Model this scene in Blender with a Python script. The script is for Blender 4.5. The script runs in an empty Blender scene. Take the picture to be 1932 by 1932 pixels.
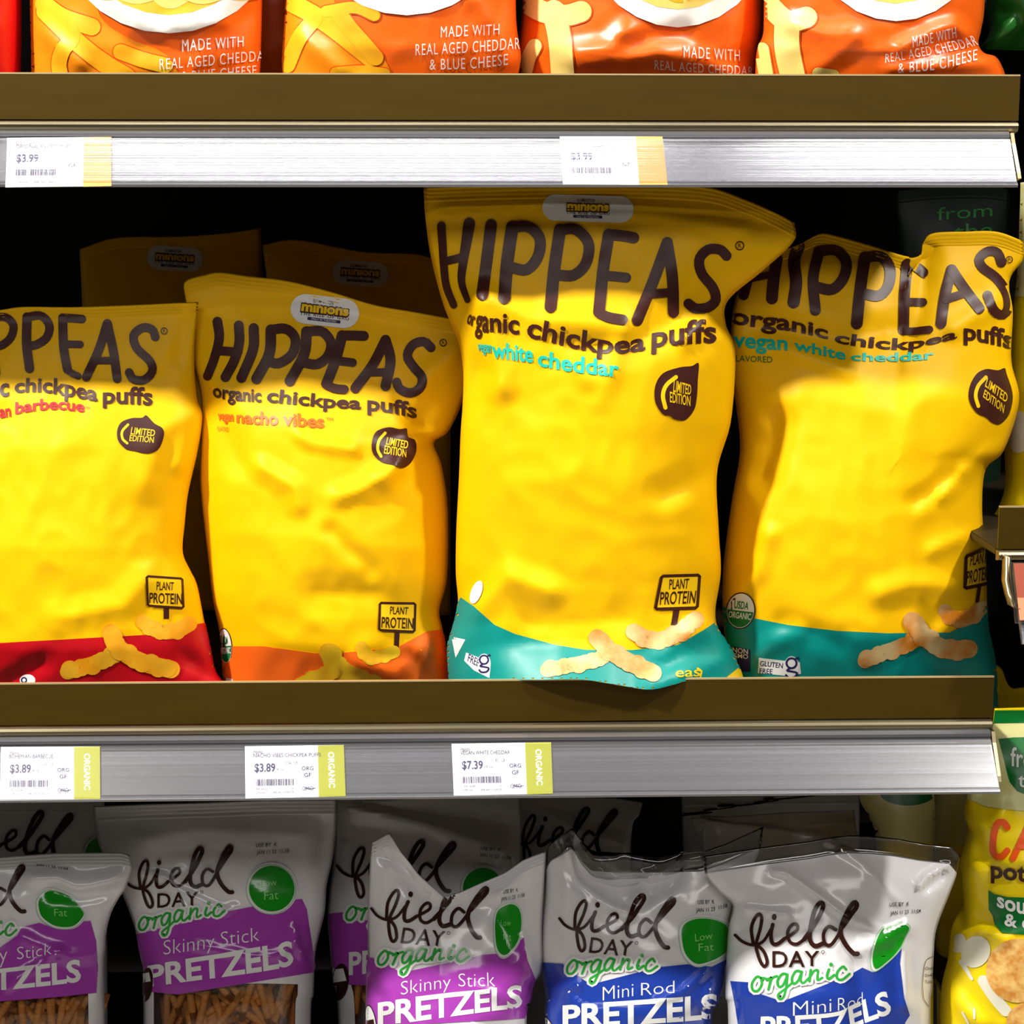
import bpy, bmesh, math, random
import numpy as np
from mathutils import Vector, Matrix, noise
from mathutils.bvhtree import BVHTree

random.seed(7)
scene = bpy.context.scene
COL = scene.collection

# ------------------------------------------------------------------ camera
F = 3450.0
CAM = Vector((0.0, -1.2, 1.45))
YAW, PITCH = math.radians(1.66), math.radians(-9.2)
fwd = Vector((math.sin(YAW) * math.cos(PITCH), math.cos(YAW) * math.cos(PITCH), math.sin(PITCH)))
rgt = Vector((math.cos(YAW), -math.sin(YAW), 0))
upv = rgt.cross(fwd)
cam_data = bpy.data.cameras.new('camera')
cam_data.sensor_width = 36.0
cam_data.lens = 36.0 * F / 1932.0
cam_data.clip_start = 0.05
cam = bpy.data.objects.new('camera', cam_data)
cam.matrix_world = Matrix(((rgt.x, upv.x, -fwd.x, CAM.x), (rgt.y, upv.y, -fwd.y, CAM.y),
                           (rgt.z, upv.z, -fwd.z, CAM.z), (0, 0, 0, 1)))
COL.objects.link(cam)
scene.camera = cam

# ------------------------------------------------------------------ world, light, exposure
world = bpy.data.worlds.new('store_air')
scene.world = world
world.use_nodes = True
world.node_tree.nodes['Background'].inputs[0].default_value = (0.9, 0.95, 1.0, 1)
world.node_tree.nodes['Background'].inputs[1].default_value = 0.0
scene.view_settings.view_transform = 'Standard'
scene.view_settings.look = 'None'
scene.view_settings.gamma = 1.0
scene.view_settings.use_curve_mapping = False
scene.view_settings.exposure = 0.0
scene.cycles.use_denoising = True
scene.cycles.max_bounces = 8
scene.cycles.transparent_max_bounces = 16


def area_lamp(name, loc, target, sx, sy, power, color=(1, 1, 1), shape='RECTANGLE'):
    ld = bpy.data.lights.new(name, 'AREA')
    ld.shape = shape
    ld.size = sx
    if shape in ('RECTANGLE', 'ELLIPSE'):
        ld.size_y = sy
    ld.energy = power
    ld.color = color
    o = bpy.data.objects.new(name, ld)
    o.location = loc
    d = Vector(target) - Vector(loc)
    o.rotation_euler = d.to_track_quat('-Z', 'Y').to_euler()
    COL.objects.link(o)
    return o


area_lamp('ceiling_track_lamp', (-1.55, -1.08, 3.10), (0, 0.0, 1.3), 0.15, 0.15, 106, (1.0, 0.97, 0.90), 'DISK')
area_lamp('ceiling_track_lamp', (1.45, -1.08, 3.10), (0, 0.0, 1.3), 0.15, 0.15, 44, (1.0, 0.97, 0.90), 'DISK')
area_lamp('ceiling_strip_lamp', (-0.17, -0.42, 3.14), (-0.17, -0.42, 0), 0.92, 0.14, 9, (1.0, 0.98, 0.96))
area_lamp('ceiling_strip_lamp', (0.92, -0.42, 3.14), (0.92, -0.42, 0), 0.90, 0.14, 9, (1.0, 0.98, 0.96))
area_lamp('aisle_fill_lamp', (0.0, -2.7, 2.85), (0, 0, 1.2), 3.0, 0.5, 25, (1.0, 0.96, 0.92))  # unseen fill light, added to lift the shaded bag fronts


# ------------------------------------------------------------------ helpers: projection
def ray(px, py):
    return (fwd * F + rgt * (px - 966.0) + upv * (966.0 - py)).normalized()


def at(px, py, Y):
    d = ray(px, py)
    return CAM + d * ((Y - CAM.y) / d.y)


def to_px(p):
    v = Vector(p) - CAM
    z = v.dot(fwd)
    return (966 + F * v.dot(rgt) / z, 966 - F * v.dot(upv) / z)


def crop(x0, y0, k):
    def T(pts):
        if isinstance(pts[0], (int, float)):
            return (x0 + pts[0] / k, y0 + pts[1] / k)
        return [(x0 + p[0] / k, y0 + p[1] / k) for p in pts]
    T.k = k
    return T


PX = crop(0, 0, 1.0)
U1, U2, U3 = crop(0, 0, 2.76), crop(640, 0, 2.76), crop(1232, 0, 2.76)
B1, B2, B3, B3b = crop(0, 560, 2.576), crop(330, 500, 2.385), crop(780, 340, 2.611), crop(780, 740, 2.611)
B4, B4b = crop(1332, 340, 3.22), crop(1332, 780, 3.22)
R1, R2, R3 = crop(0, 1260, 2.76), crop(640, 1260, 2.76), crop(1232, 1260, 2.76)
L1, L2, L3 = crop(0, 1490, 3.864), crop(400, 1490, 3.864), crop(680, 1490, 4.37)
L4, L5, L6 = crop(980, 1490, 3.864), crop(1300, 1490, 3.057), crop(1700, 1250, 2.832)


# ------------------------------------------------------------------ helpers: curves in 2D
def catmull(pts, n=8, closed=False):
    pts = [np.array(p, float) for p in pts]
    m = len(pts)
    out = []
    rng = range(m if closed else m - 1)
    for i in rng:
        p1, p2 = pts[i], pts[(i + 1) % m]
        p0 = pts[(i - 1) % m] if (closed or i > 0) else p1 * 2 - p2
        p3 = pts[(i + 2) % m] if (closed or i + 2 < m) else p2 * 2 - p1
        for k in range(n):
            t = k / n
            out.append(0.5 * ((2 * p1) + (-p0 + p2) * t + (2 * p0 - 5 * p1 + 4 * p2 - p3) * t * t
                              + (-p0 + 3 * p1 - 3 * p2 + p3) * t ** 3))
    if not closed:
        out.append(pts[-1])
    return [tuple(p) for p in out]


class Line:
    """polyline sampled by fraction of its length"""
    def __init__(self, pts, smooth=True):
        pts = catmull(pts, 6) if smooth and len(pts) > 2 else pts
        self.p = np.array(pts, float)
        d = np.hypot(*(self.p[1:] - self.p[:-1]).T)
        self.c = np.concatenate([[0], np.cumsum(d)])
        self.c /= self.c[-1]

    def __call__(self, u):
        return np.stack([np.interp(u, self.c, self.p[:, 0]), np.interp(u, self.c, self.p[:, 1])], -1)


# ------------------------------------------------------------------ helpers: objects
def put(name, verts, faces, mats, parent=None, smooth=True, mat_idx=None, normals=None, origin=None):
    me = bpy.data.meshes.new(name)
    if parent is not None and origin is None:
        w = parent.location
        q = parent
        w = Vector(w)
        while q.parent is not None:
            q = q.parent
            w = w + Vector(q.location)
        origin = w
    o0 = Vector(origin) if origin is not None else Vector((0, 0, 0))
    me.from_pydata([tuple(Vector(v) - o0) for v in verts], [], [tuple(int(i) for i in f) for f in faces])
    for m in (mats if isinstance(mats, (list, tuple)) else [mats]):
        me.materials.append(m)
    if mat_idx is not None:
        me.polygons.foreach_set('material_index', mat_idx)
    if smooth:
        me.polygons.foreach_set('use_smooth', [True] * len(me.polygons))
    me.update()
    if normals is not None:
        me.normals_split_custom_set_from_vertices(normals)
    o = bpy.data.objects.new(name, me)
    COL.objects.link(o)
    if parent is not None:
        o.parent = parent
    else:
        o.location = o0
    return o


def thing(name, label, cat, loc=(0, 0, 0), group=None):
    o = bpy.data.objects.new(name, None)
    o.empty_display_size = 0.05
    o.location = loc
    COL.objects.link(o)
    return tag(o, label, cat, group)


def tag(o, label, cat, group=None):
    o['label'] = label
    o['category'] = cat
    if group:
        o['group'] = group
    return o


def struct(o):
    o['kind'] = 'structure'
    return o


def box(name, lo, hi, mat, parent=None, bevel=0.0):
    bm = bmesh.new()
    bmesh.ops.create_cube(bm, size=1)
    lo, hi = Vector(lo), Vector(hi)
    for v in bm.verts:
        v.co = Vector([(lo[i] + hi[i]) / 2 + v.co[i] * (hi[i] - lo[i]) for i in range(3)])
    if bevel:
        bmesh.ops.bevel(bm, geom=bm.edges[:], offset=bevel, segments=2, affect='EDGES')
    vs = [v.co.copy() for v in bm.verts]
    bm.verts.index_update()
    fs = [[v.index for v in f.verts] for f in bm.faces]
    bm.free()
    return put(name, vs, fs, mat, parent, smooth=False, origin=None if parent else (lo + hi) / 2)


def prism_x(name, prof, x0, x1, mat, parent=None, nseg=1, closed=True, smooth=False):
    """profile of (Y, z) points swept along X"""
    vs, fs = [], []
    n = len(prof)
    for k in range(nseg + 1):
        x = x0 + (x1 - x0) * k / nseg
        vs += [(x, y, z) for y, z in prof]
    for k in range(nseg):
        for i in range(n if closed else n - 1):
            j = (i + 1) % n
            fs.append((k * n + i, k * n + j, (k + 1) * n + j, (k + 1) * n + i))
    if closed:
        fs.append(tuple(range(n))[::-1])
        fs.append(tuple(nseg * n + i for i in range(n)))
    return put(name, vs, fs, mat, parent, smooth=smooth)


# ------------------------------------------------------------------ materials
def srgb(r, g, b):
    def f(c):
        c /= 255.0
        return c / 12.92 if c <= 0.04045 else ((c + 0.055) / 1.055) ** 2.4
    return (f(r), f(g), f(b), 1)


def mat(name, rgb, rough=0.5, metal=0.0, spec=0.5, coat=0.0, mottled=0.0, scale=60, coord='Object', stretch=None,
        bump=0.0, rgb2=None):
    m = bpy.data.materials.new(name)
    m.use_nodes = True
    nt = m.node_tree
    b = nt.nodes['Principled BSDF']
    c = rgb if len(rgb) == 4 else srgb(*rgb)
    b.inputs['Base Color'].default_value = c
    b.inputs['Roughness'].default_value = rough
    b.inputs['Metallic'].default_value = metal
    b.inputs['Specular IOR Level'].default_value = spec
    b.inputs['Coat Weight'].default_value = coat
    b.inputs['Coat Roughness'].default_value = 0.08
    if mottled or rgb2 or bump:
        tc = nt.nodes.new('ShaderNodeTexCoord')
        mp = nt.nodes.new('ShaderNodeMapping')
        if stretch:
            mp.inputs['Scale'].default_value = stretch
        nz = nt.nodes.new('ShaderNodeTexNoise')
        nz.inputs['Scale'].default_value = scale
        nz.inputs['Detail'].default_value = 4
        nt.links.new(tc.outputs[coord], mp.inputs[0])
        nt.links.new(mp.outputs[0], nz.inputs['Vector'])
        if mottled or rgb2:
            r = nt.nodes.new('ShaderNodeValToRGB')
            r.color_ramp.elements[0].position = 0.35
            r.color_ramp.elements[1].position = 0.65
            k = 1 - mottled
            r.color_ramp.elements[0].color = (c[0] * k, c[1] * k, c[2] * k, 1)
            r.color_ramp.elements[1].color = c if rgb2 is None else (rgb2 if len(rgb2) == 4 else srgb(*rgb2))
            nt.links.new(nz.outputs[0], r.inputs[0])
            nt.links.new(r.outputs[0], b.inputs['Base Color'])
        if bump:
            bp = nt.nodes.new('ShaderNodeBump')
            bp.inputs['Strength'].default_value = 1.0
            bp.inputs['Distance'].default_value = bump
            nt.links.new(nz.outputs[0], bp.inputs['Height'])
            nt.links.new(bp.outputs[0], b.inputs['Normal'])
    return m


def clear_film(name, gloss=0.12, rough=0.1, tint=(0.95, 0.95, 0.95, 1), bump=0.0, bscale=200, stretch=None):
    m = bpy.data.materials.new(name)
    m.use_nodes = True
    nt = m.node_tree
    nt.nodes.clear()
    out = nt.nodes.new('ShaderNodeOutputMaterial')
    mix = nt.nodes.new('ShaderNodeMixShader')
    tr = nt.nodes.new('ShaderNodeBsdfTransparent')
    gl = nt.nodes.new('ShaderNodeBsdfGlossy')
    fr = nt.nodes.new('ShaderNodeFresnel')
    ad = nt.nodes.new('ShaderNodeMath')
    ad.operation = 'ADD'
    ad.inputs[1].default_value = gloss
    fr.inputs[0].default_value = 1.35
    tr.inputs[0].default_value = tint
    gl.inputs['Roughness'].default_value = rough
    nt.links.new(fr.outputs[0], ad.inputs[0])
    nt.links.new(ad.outputs[0], mix.inputs[0])
    nt.links.new(tr.outputs[0], mix.inputs[1])
    nt.links.new(gl.outputs[0], mix.inputs[2])
    nt.links.new(mix.outputs[0], out.inputs[0])
    if bump:
        tc = nt.nodes.new('ShaderNodeTexCoord')
        mp = nt.nodes.new('ShaderNodeMapping')
        if stretch:
            mp.inputs['Scale'].default_value = stretch
        nz = nt.nodes.new('ShaderNodeTexNoise')
        nz.inputs['Scale'].default_value = bscale
        bp = nt.nodes.new('ShaderNodeBump')
        bp.inputs['Distance'].default_value = bump
        nt.links.new(tc.outputs['Object'], mp.inputs[0])
        nt.links.new(mp.outputs[0], nz.inputs['Vector'])
        nt.links.new(nz.outputs[0], bp.inputs['Height'])
        nt.links.new(bp.outputs[0], gl.inputs['Normal'])
    return m


M = {}
M['lip'] = mat('olive_champagne_paint', (80, 61, 2), 0.42, 0.5, mottled=0.12, scale=14, stretch=(1, 8, 8))
M['lip_edge'] = mat('lip_edge_highlight', (235, 205, 150), 0.3, 0.6)  # pale tone paints the bright highlight along the lip's top bevel
M['edge'] = mat('champagne_metal', (160, 148, 120), 0.28, 0.9, mottled=0.35, scale=20, stretch=(0.6, 30, 90))
M['deck'] = mat('dark_bronze_deck', (48, 38, 20), 0.5, 0.3)
M['rail'] = mat('brushed_grey_rail', (150, 150, 155), 0.22, 0.75, mottled=0.3, scale=20, stretch=(0.06, 14, 40), bump=0.00006)
M['cover'] = clear_film('clear_rail_cover', 0.05, 0.16, (0.97, 0.97, 0.98, 1), 0.00006, 20, (0.08, 14, 40))
M['dark'] = mat('dark_back_panel', (10, 8, 6), 0.8)
M['floor'] = mat('grey_store_floor', (165, 160, 152), 0.5, mottled=0.2, scale=3)
M['wall'] = mat('dim_store_wall', (62, 60, 57), 0.8, mottled=0.1, scale=2)
M['ceil'] = mat('white_ceiling', (190, 188, 184), 0.9, mottled=0.05, scale=3)
M['lamp'] = mat('lamp_housing', (230, 230, 230), 0.4)
M['yellow'] = mat('matte_yellow_film', (255, 196, 0), 0.48, spec=0.2)
M['dyellow'] = M['yellow']
M['brown'] = mat('brown_print', (66, 26, 20), 0.42, spec=0.4)
M['red'] = mat('red_print', (200, 8, 26), 0.42, spec=0.4)
M['orange'] = mat('orange_print', (255, 108, 22), 0.42, spec=0.4)
M['teal'] = mat('teal_print', (0, 142, 134), 0.42, spec=0.4)
M['teal_text'] = mat('aqua_print', (10, 196, 176), 0.42, spec=0.4)
M['red_text'] = mat('crimson_print', (190, 25, 40), 0.42, spec=0.4)
M['puff'] = mat('golden_puff_print', (250, 165, 12), 0.5, scale=55, rgb2=(255, 190, 40), mottled=0.0)
M['puff_pale'] = mat('pale_puff_print', (214, 128, 22), 0.5, scale=42, rgb2=(236, 208, 146))
M['puff_green'] = mat('yellow_puff_print', (225, 160, 12), 0.5, scale=45, rgb2=(250, 205, 30))
M['white'] = mat('white_print', (240, 240, 238), 0.42, spec=0.4)
M['navy'] = mat('navy_print', (38, 34, 92), 0.42, spec=0.4)
M['usda'] = mat('green_print', (14, 120, 62), 0.42, spec=0.4)
M['yelltext'] = mat('yellow_print', (255, 206, 10), 0.42, spec=0.4)
M['popcorn'] = mat('orange_snack_film', (246, 100, 14), 0.36, spec=0.5)
M['popred'] = mat('red_snack_film', (222, 14, 20), 0.36, spec=0.5)
M['popgreen'] = mat('green_snack_film', (40, 120, 40), 0.36, spec=0.5)
M['popdark'] = mat('dark_orange_print', (226, 84, 12), 0.36, spec=0.5)
M['amber'] = mat('amber_print', (244, 140, 16), 0.38)
M['corn'] = mat('cheese_curl_print', (236, 160, 14), 0.4, scale=18, rgb2=(250, 200, 40))
M['corn_pale'] = mat('pale_curl_print', (236, 205, 95), 0.4, scale=18, rgb2=(250, 228, 150))
M['bowl'] = mat('bowl_print', (250, 246, 240), 0.36)
M['grey'] = mat('white_plastic_film', (238, 236, 238), 0.2, spec=0.5, coat=0.3)
M['purple'] = mat('purple_print', (172, 66, 182), 0.2, spec=0.5, coat=0.3)
M['blue'] = mat('blue_print', (34, 64, 165), 0.2, spec=0.5, coat=0.3)
M['ink'] = mat('dark_brown_ink', (54, 26, 20), 0.25, spec=0.5)
M['green'] = mat('leaf_green_ink', (52, 172, 66), 0.25, spec=0.5)
M['badge'] = mat('bright_green_ink', (22, 152, 26), 0.2, spec=0.5, coat=0.3)
M['badge_ring'] = mat('light_green_line', (150, 200, 150), 0.3)
M['badge_text'] = mat('pale_green_ink', (150, 225, 130), 0.3)
M['black'] = mat('black_ink', (16, 14, 14), 0.4)
M['film'] = clear_film('clear_window_film', 0.05, 0.06, (0.92, 0.9, 0.86, 1))
M['filmtop'] = clear_film('clear_flap_film', 0.10, 0.08, (0.85, 0.85, 0.85, 1))
M['stick'] = mat('baked_pretzel', (205, 128, 52), 0.45, scale=150, rgb2=(228, 165, 88))
M['card'] = mat('white_tag_card', (246, 244, 246), 0.6)
M['tag_green'] = mat('lime_tag_band', (172, 174, 48), 0.6)
M['tag_orange'] = mat('orange_tag_band', (250, 160, 80), 0.6)
M['tag_ink'] = mat('violet_tag_ink', (62, 52, 96), 0.6)
M['tag_grey'] = mat('grey_tag_ink', (120, 114, 126), 0.6)
M['potato'] = mat('yellow_snack_film', (248, 218, 6), 0.34, spec=0.5)
M['cream'] = mat('cream_snack_film', (226, 222, 150), 0.34, spec=0.5)
M['shaded_green'] = mat('shaded_green_film', (4, 34, 16), 0.5)  # green darkened so the bag deep on the shelf looks shaded
M['leaf'] = mat('deep_green_print', (0, 112, 42), 0.34)
M['ca'] = mat('vermilion_print', (244, 92, 24), 0.34)
M['ball'] = mat('baked_puff_print', (214, 140, 52), 0.5, scale=160, rgb2=(240, 200, 120))
M['offwhite'] = mat('off_white_print', (236, 232, 210), 0.34)
M['steel'] = mat('bracket_metal', (160, 148, 116), 0.25, 0.9)
M['tag_red'] = mat('coral_tag_card', (250, 130, 90), 0.6)


# ------------------------------------------------------------------ printed art that follows a surface
def slice_grid(verts, faces, gx, gy):
    bm = bmesh.new()
    bv = [bm.verts.new((v[0], v[1], 0)) for v in verts]
    for f in faces:
        try:
            bm.faces.new([bv[i] for i in f])
        except ValueError:
            pass
    xs = [v[0] for v in verts]
    ys = [v[1] for v in verts]
    for ax, lo, hi, g in ((0, min(xs), max(xs), gx), (1, min(ys), max(ys), gy)):
        n = int((hi - lo) / g)
        for k in range(1, n + 1):
            co = [0, 0, 0]
            no = [0, 0, 0]
            co[ax] = lo + (hi - lo) * k / (n + 1)
            no[ax] = 1
            bmesh.ops.bisect_plane(bm, geom=bm.verts[:] + bm.edges[:] + bm.faces[:], plane_co=co, plane_no=no, dist=1e-7)
    bm.verts.index_update()
    v2 = [(v.co.x, v.co.y) for v in bm.verts]
    f2 = [[v.index for v in f.verts] for f in bm.faces]
    bm.free()
    return v2, f2


def stroke_mesh(pts, w, closed=False, n=6, sub=7.0, w1=None, smooth=True, cap=True):
    """ribbon with round ends along a smooth path; pts and widths in pixels"""
    p = np.array(catmull(pts, n, closed) if (smooth and len(pts) > 2) else pts, float)
    if closed:
        p = np.vstack([p, p[:1]])
    # resample evenly
    d = np.hypot(*(p[1:] - p[:-1]).T)
    c = np.concatenate([[0], np.cumsum(d)])
    step = max(1.2, min(sub, w * 0.35))
    m = max(2, int(c[-1] / step) + 1)
    u = np.linspace(0, c[-1], m)
    q = np.stack([np.interp(u, c, p[:, 0]), np.interp(u, c, p[:, 1])], -1)
    tg = np.gradient(q, axis=0)
    tg /= np.maximum(1e-9, np.hypot(tg[:, 0], tg[:, 1]))[:, None]
    hw = np.linspace(w, w if w1 is None else w1, m) / 2
    rows = [(q[i], tg[i], hw[i]) for i in range(m)]
    if cap and not closed:
        a = [math.radians(x) for x in (88, 70, 50, 30, 14)]
        st = [(q[0] - tg[0] * hw[0] * math.sin(x), tg[0], hw[0] * math.cos(x)) for x in a]
        en = [(q[-1] + tg[-1] * hw[-1] * math.sin(x), tg[-1], hw[-1] * math.cos(x)) for x in a[::-1]]
        rows = st + rows + en
    na = max(1, int(math.ceil(w / sub)))
    vs, fs = [], []
    for pt, t, h in rows:
        nrm = np.array((-t[1], t[0]))
        for k in range(na + 1):
            vs.append(tuple(pt + nrm * h * (2 * k / na - 1)))
    for i in range(len(rows) - 1):
        for k in range(na):
            a0 = i * (na + 1) + k
            fs.append((a0, a0 + 1, a0 + na + 2, a0 + na + 1))
    return vs, fs


_glyphs = {}


def text_mesh(s, bold=0.0, space=1.0):
    key = (s, bold, space)
    if key not in _glyphs:
        cu = bpy.data.curves.new('t', 'FONT')
        cu.body = s
        cu.resolution_u = 3
        cu.offset = bold
        cu.space_character = space
        o = bpy.data.objects.new('t', cu)
        COL.objects.link(o)
        dg = bpy.context.evaluated_depsgraph_get()
        ev = o.evaluated_get(dg)
        me = ev.to_mesh()
        vs = [(v.co.x, v.co.y) for v in me.vertices]
        fs = [tuple(p.vertices) for p in me.polygons]
        ev.to_mesh_clear()
        bpy.data.objects.remove(o)
        bpy.data.curves.remove(cu)
        _glyphs[key] = (vs, fs)
    return _glyphs[key]


def cap_height(ch):
    vs, _ = text_mesh(ch)
    return max(v[1] for v in vs)


class Art:
    """collects printed shapes given in photo pixels and lays them on a surface"""
    def __init__(self, bvh, vnorm=None, polys=None, off=0.00058, step=0.00012):
        self.bvh, self.vn, self.polys = bvh, vnorm, polys
        self.off, self.step = off, step
        self.parts = {}
        self.verts = None
        self.gpx = self.gpy = None

    def add(self, part, v2, f, m, layer=0, clamp=False):
        P = self.parts.setdefault(part, dict(v=[], f=[], mi=[], mats=[], n=[]))
        if m not in P['mats']:
            P['mats'].append(m)
        mi = P['mats'].index(m)
        idx = {}
        pos = []
        for i, (x, y) in enumerate(v2):
            d = ray(x, y)
            loc, nor, fi, dist = self.bvh.ray_cast(CAM, d)
            if loc is None:
                if not clamp or self.gpx is None:
                    continue
                kk = int(np.argmin((self.gpx - x) ** 2 + (self.gpy - y) ** 2))
                idx[i] = len(P['v'])
                P['v'].append(self.verts[kk] + self.vn[kk] * (self.off + layer * self.step))
                P['n'].append(self.vn[kk])
                continue
            idx[i] = len(P['v'])
            off = self.off + layer * self.step
            if clamp and self.gpx is not None:
                off = off * (1 + 0.8 * max(0, 0.7 - abs(nor.dot(d))))
            if self.vn is not None:
                w = Vector((0, 0, 0))
                for k in self.polys[fi]:
                    w += self.vn[k] / (1e-6 + (self.verts[k] - loc).length)
                w.normalize()
                P['n'].append(w)
                P['v'].append(loc - d * off * .5 + w * off * .5)
            else:
                P['v'].append(loc - d * off)
                P['n'].append(nor if nor.dot(d) < 0 else -nor)
        for q in f:
            if all(i in idx for i in q):
                g = [idx[i] for i in q]
                if clamp and (P['v'][g[1]] - P['v'][g[0]]).cross(P['v'][g[2]] - P['v'][g[0]]).length < 1e-9:
                    continue
                if max((P['v'][g[i]] - P['v'][g[i - 1]]).length for i in range(len(g))) < 0.03:
                    # orient towards the viewer
                    a, b, c = P['v'][g[0]], P['v'][g[1]], P['v'][g[2]]
                    if (b - a).cross(c - a).dot(a - CAM) > 0:
                        g = g[::-1]
                    P['f'].append(g)
                    P['mi'].append(mi)

    def poly(self, part, pts, m, T=PX, layer=0, smooth=False, g=6.0):
        pts = T(pts)
        if smooth:
            pts = catmull(pts, 6, True)
        from mathutils.geometry import tessellate_polygon
        tri = tessellate_polygon([[Vector((p[0], p[1], 0)) for p in pts]])
        v, f = slice_grid(pts, tri, g, g)
        self.add(part, v, f, m, layer, 'band' in part or 'panel' in part)

    def stroke(self, part, pts, w, m, T=PX, layer=0, closed=False, w1=None, smooth=True, cap=True, k=None):
        kk = T.k if k is None else k
        v, f = stroke_mesh(T(pts), w / kk, closed, w1=None if w1 is None else w1 / kk, smooth=smooth, cap=cap)
        self.add(part, v, f, m, layer)

    def ellipse(self, part, c, rx, ry, m, T=PX, layer=0, rot=0.0):
        pts = []
        for i in range(28):
            a = 2 * math.pi * i / 28
            x, y = rx * math.cos(a), ry * math.sin(a)
            pts.append((c[0] + x * math.cos(rot) - y * math.sin(rot), c[1] + x * math.sin(rot) + y * math.cos(rot)))
        self.poly(part, pts, m, T, layer)

    def text(self, part, s, base, top, m, T=PX, layer=1, bold=0.0, ref='h', space=1.0, g=7.0, smooth=True):
        """string warped between a baseline and a line at the height of letter ref"""
        v, f = text_mesh(s, bold, space)
        x0, x1 = min(p[0] for p in v), max(p[0] for p in v)
        h = cap_height(ref)
        A, B = Line(T(base), smooth), Line(T(top), smooth)
        L = math.hypot(*(A(1.0) - A(0.0)))
        H = math.hypot(*(A(0.5) - B(0.5)))
        v, f = slice_grid(v, f, (x1 - x0) * g / max(L, g), h * g / max(H, g))
        u = np.array([(p[0] - x0) / (x1 - x0) for p in v])
        hh = np.array([p[1] / h for p in v])[:, None]
        q = A(u) * (1 - hh) + B(u) * hh
        self.add(part, [tuple(p) for p in q], f, m, layer)

    def build(self, root, under=None):
        out = {}
        for name, P in self.parts.items():
            if not P['f']:
                continue
            par = root
            if '/' in name:
                a, nm = name.split('/')
                par = out[a]
            else:
                nm = name
            out[name] = put(nm, P['v'], P['f'], P['mats'], par, smooth=True, mat_idx=P['mi'], normals=P['n'])
        return out


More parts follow.
